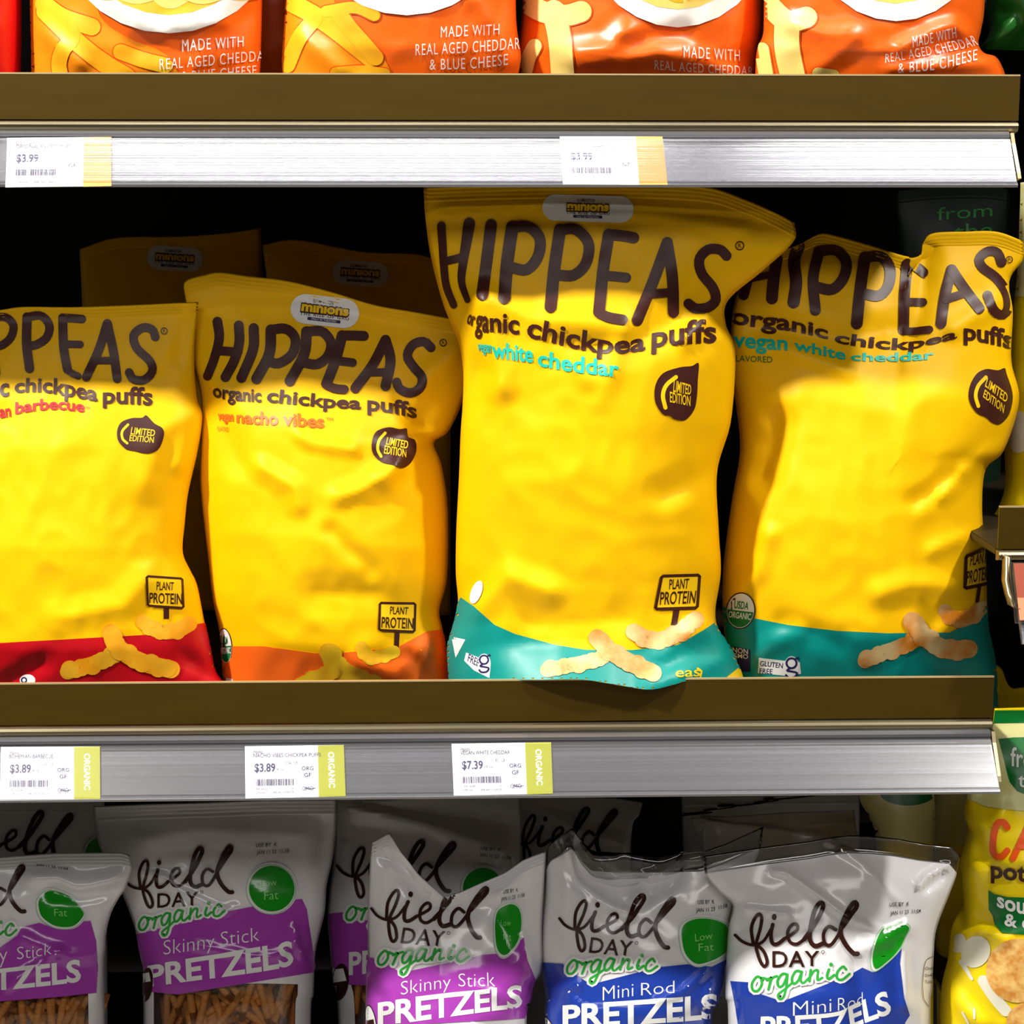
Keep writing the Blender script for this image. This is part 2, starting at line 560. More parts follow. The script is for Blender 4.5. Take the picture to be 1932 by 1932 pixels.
# ------------------------------------------------------------------ filled pouches
class Bag:
    def __init__(self, name, label, cat, mat_body, top, right, left, bottom, y_top, y_bot, bulge, back=0.03,
                 group=None, nx=64, ny=92, creases=(), wrinkle=1.0, seal=0.045, seal_mat=None, deck=None, hp=None,
                 T=PX, window=None, sharp=0.55, seed=0, straight_top=False, ridges=True, wscale=1.0, pouch_name='pouch'):
        self.name = name
        S = np.linspace(0, 1, nx + 1)
        nseal = 8 if seal > 0 else 0
        Tt = np.concatenate([np.linspace(0, seal, nseal + 1)[:-1], np.linspace(seal, 1, ny + 1)]) if seal > 0 else np.linspace(0, 1, ny + 1)
        NT = len(Tt)
        lt, lb = Line(T(top), not straight_top)(S), Line(T(bottom))(S)
        ll, lr = Line(T(left))(Tt), Line(T(right))(Tt)
        s, t = np.meshgrid(S, Tt)
        s3, t3 = s[..., None], t[..., None]
        P = ((1 - t3) * lt[None] + t3 * lb[None] + (1 - s3) * ll[:, None] + s3 * lr[:, None]
             - ((1 - s3) * (1 - t3) * lt[0] + s3 * (1 - t3) * lt[-1] + (1 - s3) * t3 * lb[0] + s3 * t3 * lb[-1]))
        if callable(y_top):
            Y = y_top(s, t)
        else:
            Y = y_top + (y_bot - y_top) * t
        hp = hp or [(0, 0), (seal, 0.0), (0.16, 0.34), (0.35, 0.78), (0.6, 1.0), (0.85, 0.95), (1.0, 0.62)]
        hcur = np.interp(t, [a for a, _ in hp], [b for _, b in hp])
        prof = np.power(np.clip(4 * s * (1 - s), 0, 1), sharp) * hcur
        edge = np.clip(np.minimum(s, 1 - s) / 0.06, 0, 1)
        dep = bulge * prof
        px, py = P[..., 0], P[..., 1]
        for pts, amp, width in creases:
            q = np.array(pts, float)
            dm = np.full(px.shape, 1e9)
            for a, b in zip(q[:-1], q[1:]):
                ab = b - a
                u = np.clip(((px - a[0]) * ab[0] + (py - a[1]) * ab[1]) / max(1e-9, ab @ ab), 0, 1)
                dm = np.minimum(dm, np.hypot(px - a[0] - u * ab[0], py - a[1] - u * ab[1]))
            dep = dep + edge * amp * 0.001 * np.clip(1 - dm / width, 0, 1) ** 1.15
        nz = np.zeros(px.shape)
        for i in range(NT):
            for j in range(nx + 1):
                x, y = px[i, j], py[i, j]
                a = noise.noise(Vector((x / (120 * wscale) + seed * 7.1, y / (150 * wscale), seed)))
                b = noise.noise(Vector((x / (52 * wscale) + 3.3 * seed, y / (64 * wscale) + 9, seed + 5.5)))
                c = noise.noise(Vector((x / 22.0 - seed, y / 26.0, seed + 11.5)))
                nz[i, j] = 2.6 * (0.5 - abs(a)) + 1.7 * (0.4 - abs(b)) + 0.22 * c
        flat = np.clip((t - seal) / 0.06, 0.12, 1)
        dep = dep + nz * 0.001 * wrinkle * edge * flat
        if seal > 0 and ridges:
            for i in range(nseal):
                dep[i, 1:-1] += 0.0006 * (1 if i % 2 else -1)
        front = [[None] * (nx + 1) for _ in range(NT)]
        for i in range(NT):
            for j in range(nx + 1):
                front[i][j] = at(px[i, j], py[i, j], Y[i, j] - dep[i, j])
        zb = min(front[-1][j].z for j in range(nx + 1)) if deck is None else deck
        fv = [v for r in front for v in r]
        W = nx + 1
        ff = [(i * W + j, i * W + j + 1, (i + 1) * W + j + 1, (i + 1) * W + j) for i in range(NT - 1) for j in range(nx)]
        ff = [q[::-1] for q in ff]
        self.bvh = BVHTree.FromPolygons(fv, ff)
        # vertex normals of the front
        vn = [Vector((0, 0, 0)) for _ in fv]
        for q in ff:
            n = (fv[q[2]] - fv[q[0]]).cross(fv[q[3]] - fv[q[1]])
            if n.dot(fv[q[0]] - CAM) > 0:
                n = -n
            for k in q:
                vn[k] += n
        vn = [n.normalized() for n in vn]
        self.art = Art(self.bvh, vn, ff)
        self.art.verts = fv
        self.art.gpx, self.art.gpy = px.ravel(), py.ravel()
        # base
        cx = sum(v.x for v in front[-1]) / W
        cy = sum(v.y for v in front[-1]) / W
        self.root = thing(name, label, cat, (cx, cy + back * 0.4, zb), group)
        # back sheet
        bv, bi = [], {}
        for i in range(NT):
            for j in range(0, W):
                if j in (0, nx) or i == 0:
                    continue
                f = front[i][j]
                th = max(0.0012, back * hcur[i, j] * (4 * S[j] * (1 - S[j])) ** 0.6)
                drop = (t[i, j] ** 6) * (f.z - zb) if i > 0 else 0
                bi[(i, j)] = len(bv)
                bv.append(Vector((f.x, Y[i, j] + th, f.z - drop)))
        off = len(fv)

        def B(i, j):
            return off + bi[(i, j)] if (i, j) in bi else i * W + j
        allv = fv + bv
        body, sealf, win = [], [], []
        for i in range(NT - 1):
            for j in range(nx):
                q = (i * W + j, (i + 1) * W + j, (i + 1) * W + j + 1, i * W + j + 1)
                qb = (B(i, j), B(i, j + 1), B(i + 1, j + 1), B(i + 1, j))
                tm, sm = (Tt[i] + Tt[i + 1]) / 2, (S[j] + S[j + 1]) / 2
                if i < nseal:
                    sealf += [q, qb]
                elif window and window[0] < sm < window[1] and window[2] < tm < window[3]:
                    win.append(q)
                    body.append(qb)
                else:
                    body += [q, qb]
        for j in range(nx):
            q = (B(NT - 1, j), B(NT - 1, j + 1), (NT - 1) * W + j + 1, (NT - 1) * W + j)
            if len(set(q)) > 2:
                body.append(tuple(dict.fromkeys(q)))

        def emit(nm, faces, m):
            used = sorted({k for q in faces for k in q})
            mp = {k: a for a, k in enumerate(used)}
            fcs = []
            for q in faces:
                g = tuple(dict.fromkeys(mp[k] for k in q))
                if len(g) > 2:
                    fcs.append(g)
            return put(nm, [allv[k] for k in used], fcs, m, self.root)
        self.pouch = emit(pouch_name, body, mat_body)
        if sealf:
            self.seal = emit('top_seal', sealf, seal_mat or mat_body)
        if win:
            self.window = emit('window', win, M['film'])
        self.front, self.px, self.py = front, px, py

    def done(self):
        return self.art.build(self.root)


# ------------------------------------------------------------------ the room
struct(box('floor', (-2.6, -3.6, -0.05), (2.6, 0.6, 0.0), M['floor']))
struct(box('ceiling', (-2.6, -3.6, 3.2), (2.6, 0.6, 3.25), M['ceil']))
struct(box('wall_back', (-2.6, 0.53, 0.0), (2.6, 0.6, 3.2), M['dark']))
struct(box('wall_front', (-2.6, -3.66, 0.0), (2.6, -3.6, 3.2), M['wall']))
struct(box('wall_left', (-2.66, -3.6, 0.0), (-2.6, 0.6, 3.2), M['wall']))
struct(box('wall_right', (2.6, -3.6, 0.0), (2.66, 0.6, 3.2), M['wall']))

# ------------------------------------------------------------------ shelves
XE = 0.363


def shelf(label, ztop, x0, x1, x1_rail, group='stacked store shelves', rail=True, q=0.0):
    # q: how much further out the foot of the price rail stands
    t = thing('store_shelf', label, 'shelf', ((x0 + x1) / 2, 0.25, ztop - 0.036), group)
    z = ztop
    box('deck', (x0, 0.004, z - 0.0345), (x1, 0.52, z - 0.0285), M['deck'], t, 0.001)
    prism_x('front_lip', [(0, z - 0.0292), (0, z - 0.0012), (0.0004, z - 0.0004), (0.0012, z - 0.0004), (0.0016, z - 0.0012),
                          (0.0016, z - 0.0292)], x0, x1, M['lip'], t)
    prism_x('lip_edge', [(-0.0002, z - 0.0010), (-0.0002, z), (0.0018, z), (0.0018, z - 0.0010)], x0, x1, M['lip_edge'], t)
    prof = [(0.004, z - 0.0302), (-0.0015, z - 0.0302), (-0.0032, z - 0.0310), (-0.0042, z - 0.0326), (-0.0040, z - 0.0345),
            (-0.0026, z - 0.0362), (0.002, z - 0.0372), (0.004, z - 0.0372)]
    prism_x('nosing', prof, x0, x1 - 0.001, M['edge'], t, smooth=False)
    if rail:
        r = [(-0.0030, z - 0.0362), (-0.0052, z - 0.0364), (-0.0078, z - 0.0382), (-0.0080, z - 0.0402), (-0.0070, z - 0.0412),
             (-0.0074, z - 0.0426), (-0.0100, z - 0.0440), (-0.0104, z - 0.0452),
             (-0.0285 - q, z - 0.0684), (-0.0305 - q, z - 0.0692), (-0.0318 - q, z - 0.0706), (-0.0312 - q, z - 0.0722), (-0.0290 - q, z - 0.0722),
             (-0.0060, z - 0.0440), (-0.0030, z - 0.0400)]
        prism_x('price_rail', r, x0, x1_rail, M['rail'], t)
        # clear strip in front of the tags
        c = [(-0.0100, z - 0.0418), (-0.0128, z - 0.0452), (-0.0313 - q, z - 0.0690), (-0.0316 - q, z - 0.0688), (-0.0131, z - 0.0449), (-0.0103, z - 0.0414)]
        prism_x('rail_cover', c, x0, x1_rail - 0.0005, M['cover'], t)
        # bent end bracket
        e = [(0.003, z - 0.0372), (-0.006, z - 0.0372), (-0.010, z - 0.044), (-0.024, z - 0.063), (-0.026, z - 0.0665), (-0.020, z - 0.0675),
             (-0.010, z - 0.058), (0.003, z - 0.050)]
        prism_x('end_bracket', e, x1_rail + 0.0008, x1_rail + 0.0032, M['steel'], t)
    return t


shelf('upper olive shelf edge with orange popcorn bags behind its lip', 1.540, -0.80, XE, XE - 0.0075, q=-0.0018)
shelf('middle olive shelf edge with the row of yellow chickpea bags behind its lip', 1.141, -0.80, XE, XE - 0.0030, q=0.0026)
shelf('lowest shelf under the pretzel bags, below the picture edge', 0.742, -0.80, XE, XE - 0.0030)
shelf('top shelf above the orange popcorn bags, beyond the picture edge', 1.940, -0.80, XE, XE - 0.0075)  # out of view, added to keep ceiling light off the back wall
tr = shelf('short end of the neighbouring olive shelf at right edge, with coral tag', 1.258, 0.3616, 1.15, 1.15, rail=False)
z = 1.258
prism_x('price_rail', [(-0.004, z - 0.038), (-0.010, z - 0.041), (-0.031, z - 0.083), (-0.033, z - 0.087), (-0.030, z - 0.088), (-0.004, z - 0.046)],
        0.371, 1.15, M['rail'], tr)
# curved metal end bracket of the neighbouring shelf
bp = [at(*PX(p), Y) for p, Y in (((1893, 1046), -.004), ((1903, 1052), -.008), ((1902, 1075), -.010), ((1901, 1095), -.014), ((1906, 1120), -.020), ((1913, 1143), -.026), ((1922, 1148), -.03))]
vs, fs = [], []
for i, p in enumerate(bp):
    wid = 0.006
    for dx, dy in ((-wid / 2, 0.004), (-wid / 3, 0.0005), (0, -0.001), (wid / 3, 0.0005), (wid / 2, 0.004)):
        vs.append(p + Vector((dx, dy, 0)))
for i in range(len(bp) - 1):
    for k in range(5):
        a, b = i * 5 + k, i * 5 + (k + 1) % 5
        fs.append((a, b, b + 5, a + 5))
put('end_bracket', vs, fs, M['steel'], tr)
for zz, lab in ((1.655, 'bracket shelf hidden behind the green bag at upper right'), (0.86, 'lowest shelf of the neighbouring bay at right')):
    t = thing('store_shelf', lab, 'shelf', (0.78, 0.25, zz), 'stacked store shelves')
    box('deck', (0.372, 0.012 if zz < 1 else 0.03, zz - 0.006), (1.15, 0.52, zz), M['deck'], t, 0.001)


# ------------------------------------------------------------------ price tags
def tag_label(name, label, corners, splits, T, ztop, brand, prod, price, size, per, codes, attrs, gmo, band, band_mat, faint=False):
    # the tag leans in the rail, just behind the clear strip
    y0, z0, y1, z1 = -0.0107, ztop - 0.0445, -0.0308 - (0.0026 if ztop < 1.3 else -0.0018), ztop - 0.0702
    n = Vector((0, z1 - z0, -(y1 - y0))).normalized()
    if n.y > 0:
        n = -n
    o = n * 0.0006
    ext = 0.25
    a0, a1 = Vector((0, y0, z0)), Vector((0, y1, z1))
    d = (a1 - a0)
    P0, P1 = a0 - d * ext + o, a1 + d * ext + o
    bv = BVHTree.FromPolygons([Vector((-1, P0.y, P0.z)), Vector((1, P0.y, P0.z)), Vector((1, P1.y, P1.z)), Vector((-1, P1.y, P1.z))], [(0, 1, 2, 3)])
    art = Art(bv, off=0.00005, step=0.00012)
    TL, TR, BR, BL = [np.array(p, float) for p in T(corners)]
    st, sb = [np.array(p, float) for p in T(splits)]
    us = float(np.linalg.norm(st - TL) / np.linalg.norm(TR - TL))

    def q(u, v):
        if u <= us:
            k = u / us
            return tuple((TL * (1 - k) + st * k) * (1 - v) + (BL * (1 - k) + sb * k) * v)
        k = (u - us) / (1 - us)
        return tuple((st * (1 - k) + TR * k) * (1 - v) + (sb * (1 - k) + BR * k) * v)

    def word(part, s, u0, u1, vb, vt, m, bold=0.0, ref='H', layer=2):
        art.text(part, s, [q(u0, vb), q(u1, vb)], [q(u0, vt), q(u1, vt)], m, layer=layer, bold=bold, ref=ref, g=40, smooth=False)
    c0 = bv.ray_cast(CAM, ray(*q(0.5, 1.0)))[0]
    root = thing('price_tag', label, 'price tag', (c0.x, c0.y, c0.z), 'price tags in the shelf rails')
    # card with a thickness
    cs = [bv.ray_cast(CAM, ray(*q(*uv)))[0] for uv in ((0, 0), (1, 0), (1, 1), (0, 1))]
    vs = [c for c in cs] + [c - n * 0.0003 for c in cs]
    put('card', vs, [(0, 3, 2, 1), (4, 5, 6, 7), (0, 1, 5, 4), (1, 2, 6, 5), (2, 3, 7, 6), (3, 0, 4, 7)], M['card'], root, smooth=False)
    art.poly('colour_band', [q(us, 0), q(1, 0), q(1, 1), q(us, 1)], band_mat, layer=1, g=60)
    word('product_line', brand, .085, .185 if len(brand) < 9 else .29, .135, .065, M['tag_grey'])
    word('product_line', prod, .085, .085 + .0262 * len(prod), .215, .14, M['tag_ink'])
    word('price', price, .095, .305, .49, .335, M['tag_ink'], 0.02, '3')
    word('price', size, .32, .32 + .017 * len(size), .48, .42, M['tag_grey'], 0, '4')
    word('price', per, .395, .53, .355, .295, M['tag_grey'], 0, '1')
    for k, s in enumerate(attrs):
        c = .63
        w = .06 if len(s) == 3 else .037
        word('diet_letters', s, c - w, c + w, .475 + .13 * (k if len(attrs) > 1 else 1), .40 + .13 * (k if len(attrs) > 1 else 1), M['tag_ink'], 0.01)
    if gmo:
        word('crossed_out_mark', 'GMO', .575, .685, .87, .79, M['tag_ink'])
        art.stroke('crossed_out_mark', [q(.60, .815), q(.64, .84), q(.705, .825)], 1.3, M['tag_ink'], layer=3)
    rnd = random.Random(price + prod)
    u = .095
    while u < .485:
        w = rnd.choice((.003, .003, .006, .009))
        art.poly('barcode', [q(u, .635), q(u + w, .635), q(u + w, .765), q(u, .765)], M['tag_ink'], layer=2, g=60)
        u += w + rnd.choice((.004, .004, .007, .010))
    word('small_print', codes[0], .095, .225, .845, .80, M['tag_grey'])
    word('small_print', codes[1], .46, .485, .845, .80, M['tag_grey'], ref='4')
    word('small_print', codes[2], .095, .095 + .011 * len(codes[2]), .915, .87, M['tag_grey'], ref='0')
    word('small_print', codes[3], .27, .485, .915, .87, M['tag_grey'], ref='0')
    if band:
        um = (us + 1) / 2
        art.text('band_lettering', band, [q(um - .028, .13), q(um - .028, .83)], [q(um + .030, .13), q(um + .030, .83)], M['white'], layer=2, bold=0.025, ref='H', g=40, smooth=False)
    art.build(root)


tag_label('price_tag', 'lime-banded $3.89 price tag at the left edge of the middle rail', [(5, 412), (520, 410), (522, 682), (0, 685)], [(385, 412), (385, 683)], R1, 1.141,
          'Hippeas', 'BOHEMIAN BARBECUE', '$3.89', '4 oz', '15.56 / LB', ('UNFI 66548', '24', '12.00/case', '008 50126-00714'), ('ORG', 'GF'), True, 'ORGANIC', M['tag_green'])
tag_label('price_tag', 'lime-banded $3.89 price tag below the orange-footed bag', [(1275, 409), (1790, 402), (1800, 668), (1278, 680)], [(1655, 405), (1660, 672)], R1, 1.141,
          'Hippeas', 'NACHO VIBES CHICKPEA PUFFS', '$3.89', '4 oz', '15.56 / LB', ('UNFI 66520', '24', '12.00/case', '008 68119-00078'), ('ORG', 'GF'), True, 'ORGANIC', M['tag_green'])
tag_label('price_tag', 'lime-banded $7.39 price tag below the tallest yellow bag', [(585, 396), (1103, 388), (1113, 655), (597, 665)], [(967, 390), (978, 660)], R2, 1.141,
          'Hippeas', 'VEGAN WHITE CHEDDAR', '$7.39', '10 oz', '11.82 / LB', ('UNFI 66580', '24', '4.00/case', '008 68119-00029'), ('ORG', 'GF'), True, 'ORGANIC', M['tag_green'])
tag_label('price_tag', 'orange-banded $3.99 price tag at the left end of the upper rail', [(38, 718), (580, 713), (580, 968), (28, 975)], [(438, 716), (432, 972)], U1, 1.540,
          "Barbara's Bakery", 'ORIGINAL CHEESE PUFFS', '$3.99', '7 oz', '9.12 / LB', ('UNFI 15007', '12', '12.00/case', '008 70617-00210'), ('GF',), False, '', M['tag_orange'])
tag_label('price_tag', 'orange-banded $3.99 price tag right of centre on the upper rail', [(1148, 711), (1683, 711), (1710, 962), (1165, 960)], [(1543, 712), (1562, 962)], U2, 1.540,
          "Barbara's", 'WHITE CHEDDAR PUFFS', '$3.99', '5.5 oz', '11.60 / LB', ('UNFI 15009', '12', '12.00/case', '008 70617-00211'), ('GF',), False, '', M['tag_orange'])
# coral tag in the neighbouring shelf's rail
tn = thing('price_tag', 'coral tag in a clear holder at the right edge of the picture', 'price tag', tuple(at(1925, 1170, -0.0335)), 'price tags in the shelf rails')
q = [(1912, 1063, -.0155), (2060, 1063, -.0155), (2068, 1170, -.0335), (1924, 1170, -.0335)]
cs = [at(a, b, y) for a, b, y in q]
put('holder', [c + Vector((dx, -0.0006, dz)) for c, dx, dz in zip(cs, (-.003, .003, .003, -.003), (.001, .001, -.002, -.002))]
    + [c + Vector((dx, 0.0006, dz)) for c, dx, dz in zip(cs, (-.003, .003, .003, -.003), (.001, .001, -.002, -.002))],
    [(0, 3, 2, 1), (4, 5, 6, 7), (0, 1, 5, 4), (1, 2, 6, 5), (2, 3, 7, 6), (3, 0, 4, 7)], M['filmtop'], tn, smooth=False)
put('card', [c + Vector((0, -.0002, 0)) for c in cs] + [c + Vector((0, .0002, 0)) for c in cs],
    [(0, 3, 2, 1), (4, 5, 6, 7), (0, 1, 5, 4), (1, 2, 6, 5), (2, 3, 7, 6), (3, 0, 4, 7)], M['tag_red'], tn, smooth=False)


# ------------------------------------------------------------------ yellow chickpea puff bags
DECK = 1.1128


def letters(bag, T, strokes, m=None):
    """brand word traced stroke by stroke: (points, width[, end width])"""
    for k, s in enumerate(strokes):
        bag.art.stroke('brand_lettering', s[0], s[1], m or M['brown'], T, layer=1 + (k % 3), w1=s[2] if len(s) > 2 else None)


def registered(bag, T, c, r, part='brand_lettering', m=None):
    m = m or M['brown']
    bag.art.stroke(part, [(c[0] + r * math.cos(a), c[1] + r * math.sin(a)) for a in [i * 2 * math.pi / 14 for i in range(14)]], r * .28, m, T, 2, closed=True)
    bag.art.text(part, 'R', [(c[0] - r * .4, c[1] + r * .5), (c[0] + r * .45, c[1] + r * .5)], [(c[0] - r * .4, c[1] - r * .5), (c[0] + r * .45, c[1] - r * .5)], m, T, 2, ref='R', g=40)


def limited(bag, T, outline, crescent, cw, t1, t2):
    a = bag.art
    a.poly('limited_edition_badge', outline, M['brown'], T, 1, smooth=True)
    a.stroke('limited_edition_badge', crescent, cw, M['yelltext'], T, 3)
    for s, (b, t) in (('LIMITED', t1), ('EDITION', t2)):
        a.text('limited_edition_badge', s, b, t, M['yelltext'], T, 3, 0.012, 'H')


def protein(bag, T, rect, w, t1, t2, stake, sw):
    a = bag.art
    c = [np.array(p, float) for p in rect]
    pts = []
    for i in range(4):
        p, q, r = c[i - 1], c[i], c[(i + 1) % 4]
        for k in (0.12, 0.05):
            pts.append(tuple(q + (p - q) * k))
        for k in (0.05, 0.12):
            pts.append(tuple(q + (r - q) * k))
    a.stroke('plant_protein_sign', stake, sw, M['brown'], T, 1, cap=False)
    a.poly('plant_protein_sign', pts, M['yelltext'], T, 2)
    a.stroke('plant_protein_sign', pts, w, M['brown'], T, 3, closed=True)
    a.text('plant_protein_sign', 'PLANT', t1[0], t1[1], M['brown'], T, 4, 0.012, 'H')
    a.text('plant_protein_sign', 'PROTEIN', t2[0], t2[1], M['brown'], T, 4, 0.016, 'H')


def puffs(bag, T, curls, m):
    for k, (pts, w) in enumerate(curls):
        # knobbly outline: overlapping lobes along the curl
        bag.art.stroke('puff_picture', pts, w * .86, m, T, 2 + 2 * k)
        ln = Line(pts)
        n = 9
        for i in range(n):
            p = ln((i + .5) / n)
            p2 = ln(min(1, (i + .6) / n))
            tx, ty = p2 - ln(max(0, (i + .4) / n))
            q = math.hypot(tx, ty) + 1e-6
            r = w * (.45 + .05 * math.sin(3.1 * i + 1.7 * k))
            o = w * .10 * math.sin(2.3 * i + 5 * k)
            bag.art.ellipse('puff_picture', (p[0] - ty / q * o, p[1] + tx / q * o), r, r * .97, m, T, 3 + 2 * k)


def usda(bag, T, c, rx, ry, rot=0.0, words=True):
    a = bag.art
    a.ellipse('organic_seal', c, rx * 1.09, ry * 1.07, M['brown'], T, 1, rot)
    a.ellipse('organic_seal', c, rx, ry, M['white'], T, 2, rot)
    pts = []
    for i in range(15):
        an = math.pi * i / 14
        x, y = rx * .96 * math.cos(an), ry * .96 * math.sin(an)
        pts.append((c[0] + x * math.cos(rot) - y * math.sin(rot), c[1] + x * math.sin(rot) + y * math.cos(rot)))
    a.poly('organic_seal', pts, M['usda'], T, 3)
    if words:
        def R(x, y):
            return (c[0] + x * rx * math.cos(rot) - y * ry * math.sin(rot), c[1] + x * rx * math.sin(rot) + y * ry * math.cos(rot))
        a.text('organic_seal', 'USDA', [R(-.5, -.12), R(.55, -.12)], [R(-.5, -.55), R(.55, -.55)], M['usda'], T, 4, 0.02, 'H')
        a.text('organic_seal', 'ORGANIC', [R(-.82, .45), R(.82, .45)], [R(-.82, .1), R(.82, .1)], M['white'], T, 4, 0.02, 'H')


def gluten(bag, T, rect, t1, t2, gc, gr):
    a = bag.art
    a.poly('gluten_free_mark', rect, M['white'], T, 2)
    if t1:
        a.text('gluten_free_mark', 'GLUTEN', t1[0], t1[1], M['navy'], T, 3, 0.01, 'H')
    if t2:
        a.text('gluten_free_mark', 'FREE', t2[0], t2[1], M['navy'], T, 3, 0.01, 'H')
    x, y = gc
    ring = [(x + gr * math.cos(t * math.pi / 6), y + gr * math.sin(t * math.pi / 6)) for t in range(12)]
    a.ellipse('gluten_free_mark', (x, y + gr * .9), gr * 1.55, gr * 2.3, M['white'], T, 3)
    a.stroke('gluten_free_mark', ring, gr * .42, M['navy'], T, 4, closed=True)
    a.stroke('gluten_free_mark', [(x + gr * .9, y - gr * .9), (x + gr * 1.35, y - gr * 1.1)], gr * .4, M['navy'], T, 4)
    a.stroke('gluten_free_mark', [(x - gr * .3, y + gr * 1.0), (x - gr * .9, y + gr * 1.5), (x + gr * .2, y + gr * 1.7), (x + gr * 1.1, y + gr * 2.0), (x + gr * .6, y + gr * 2.8), (x - gr * .6, y + gr * 2.9), (x - gr * 1.1, y + gr * 2.4)], gr * .42, M['navy'], T, 4)


def pill(bag, T, a0, a1, w, dark=False):
    """film-title pill: white capsule with three lines of tiny lettering; a0->a1 is its axis"""
    a = bag.art
    a.stroke('title_pill', [a0, ((a0[0] + a1[0]) / 2, (a0[1] + a1[1]) / 2), a1], w, M['white'], T, 1)
    d = np.array(a1, float) - np.array(a0, float)
    L = float(np.hypot(*d))
    d /= L
    n = np.array((-d[1], d[0]))
    c = (np.array(a0, float) + np.array(a1, float)) / 2

    def R(x, y):
        return tuple(c + d * x * w + n * y * w)
    a.text('title_pill', 'ILLUMINATION', [R(-.42, -.24), R(.25, -.24)], [R(-.42, -.36), R(.25, -.36)], M['brown'], T, 3, 0.01, 'H')
    a.text('title_pill', 'mınıons', [R(-.82, .09), R(.82, .09)], [R(-.82, -.15), R(.82, -.15)], M['brown'], T, 3, 0.10, 'n')
    a.text('title_pill', 'mınıons', [R(-.79, .075), R(.79, .075)], [R(-.79, -.13), R(.79, -.13)], M['yelltext'], T, 5, 0.045, 'n')
    a.text('title_pill', 'THE RISE OF GRU', [R(-.82, .22), R(.82, .22)], [R(-.82, .13), R(.82, .13)], M['brown'], T, 3, 0.01, 'H', 1.2)
    a.poly('title_pill', [R(-.55, .26), R(.55, .26), R(.55, .36), R(-.55, .36)], M['navy'], T, 3)
    a.text('title_pill', 'ONLY IN THEATERS', [R(-.42, .345), R(.42, .345)], [R(-.42, .285), R(.42, .285)], M['white'], T, 5, 0, 'H')


# --- the tallest bag, third from the left
b = Bag('snack_bag', 'tallest yellow chickpea puff bag with teal foot, overhanging the middle shelf lip', 'snack bag', M['yellow'], group='yellow chickpea puff bags',
        top=[(799, 353), (900, 349), (1040, 346), (1200, 345), (1330, 352), (1400, 374), (1460, 400), (1499, 421)],
        left=[(799, 353), (802, 405), (812, 480), (832, 560), (846, 600), (866, 650), (874, 700), (873, 760), (869, 820), (866, 900), (861, 1000), (860, 1080), (864, 1140), (853, 1190), (845, 1220), (848, 1312)],
        right=[(1499, 421), (1498, 455), (1440, 510), (1374, 566), (1369, 610), (1385, 650), (1387, 700), (1378, 800), (1353, 890), (1356, 1000), (1360, 1080), (1350, 1170), (1385, 1235), (1411, 1312)],
        bottom=[(848, 1312), (900, 1292), (960, 1284), (1030, 1283), (1100, 1283), (1160, 1292), (1222, 1301), (1265, 1293), (1305, 1283), (1350, 1284), (1385, 1294), (1411, 1312)],
        y_top=0.034, y_bot=0.068, bulge=0.056, back=0.04, deck=DECK, seed=1, wrinkle=1.0, seal=0.03,
        hp=[(0, 0), (.03, .0), (.10, .14), (.22, .42), (.36, .72), (.6, .95), (.8, .98), (.93, 1.1), (1, 1.42)],
        creases=[([(910, 565), (930, 640), (945, 730)], 9, 40), ([(1180, 615), (1130, 760)], 3, 30), ([(1360, 570), (1200, 640), (1080, 660)], -6, 60),
                 ([(1180, 620), (1000, 600), (915, 565)], 5, 45), ([(1370, 560), (1290, 640)], 6, 30), ([(1350, 890), (1250, 930)], -5, 40),
                 ([(905, 1145), (960, 1090), (1040, 1115)], 6, 40), ([(1000, 1180), (1180, 1170)], -5, 60), ([(1340, 1170), (1250, 1230)], 6, 30),
                 ([(1380, 1240), (1290, 1270), (1225, 1290)], 5, 26), ([(870, 760), (900, 700)], -8, 50), ([(1060, 660), (1110, 720)], 3, 25),
                 ([(830, 400), (1000, 390), (1200, 400), (1400, 430)], 4, 30)])
a = b.art
a.poly('colour_band', [(130, 1200), (235, 1010), (300, 1055), (400, 1145), (500, 1190), (700, 1245), (850, 1270), (1080, 1270), (1300, 1245), (1430, 1170), (1490, 1130), (1600, 1220), (1700, 1500), (1100, 1560), (100, 1560)], M['teal'], B3b, 0)
a.poly('colour_band', [(1540, 1405), (1625, 1335), (1700, 1500), (1540, 1500)], M['yelltext'], B3b, 2)
pill(b, B3, (700, 135), (1020, 145), 130)
letters(b, B3, [([(138, 225), (145, 330), (150, 410), (163, 520), (200, 615)], 42, 36), ([(275, 215), (262, 300), (246, 400), (238, 500), (268, 590)], 58, 30), ([(150, 400), (200, 390), (250, 375)], 40),
                ([(383, 222), (362, 390), (340, 565)], 58),
                ([(487, 232), (463, 400), (448, 580)], 62), ([(487, 232), (565, 230), (622, 285), (614, 375), (560, 440), (490, 432)], 54),
                ([(722, 245), (695, 430), (676, 625)], 60), ([(722, 245), (800, 243), (862, 310), (850, 410), (790, 468), (715, 468)], 54),
                ([(962, 268), (1030, 274), (1085, 284)], 54), ([(962, 268), (935, 440), (914, 650)], 58), ([(935, 470), (990, 474), (1048, 480)], 48), ([(914, 655), (960, 675), (1030, 688)], 50),
                ([(1250, 308), (1180, 500), (1102, 690)], 56), ([(1250, 308), (1275, 480), (1280, 650)], 56), ([(1165, 560), (1285, 552)], 44),
                ([(1542, 372), (1510, 342), (1450, 342), (1408, 390), (1420, 460), (1475, 530), (1488, 590), (1450, 626), (1390, 632), (1354, 608)], 50)])
registered(b, B3, (1607, 322), 20)
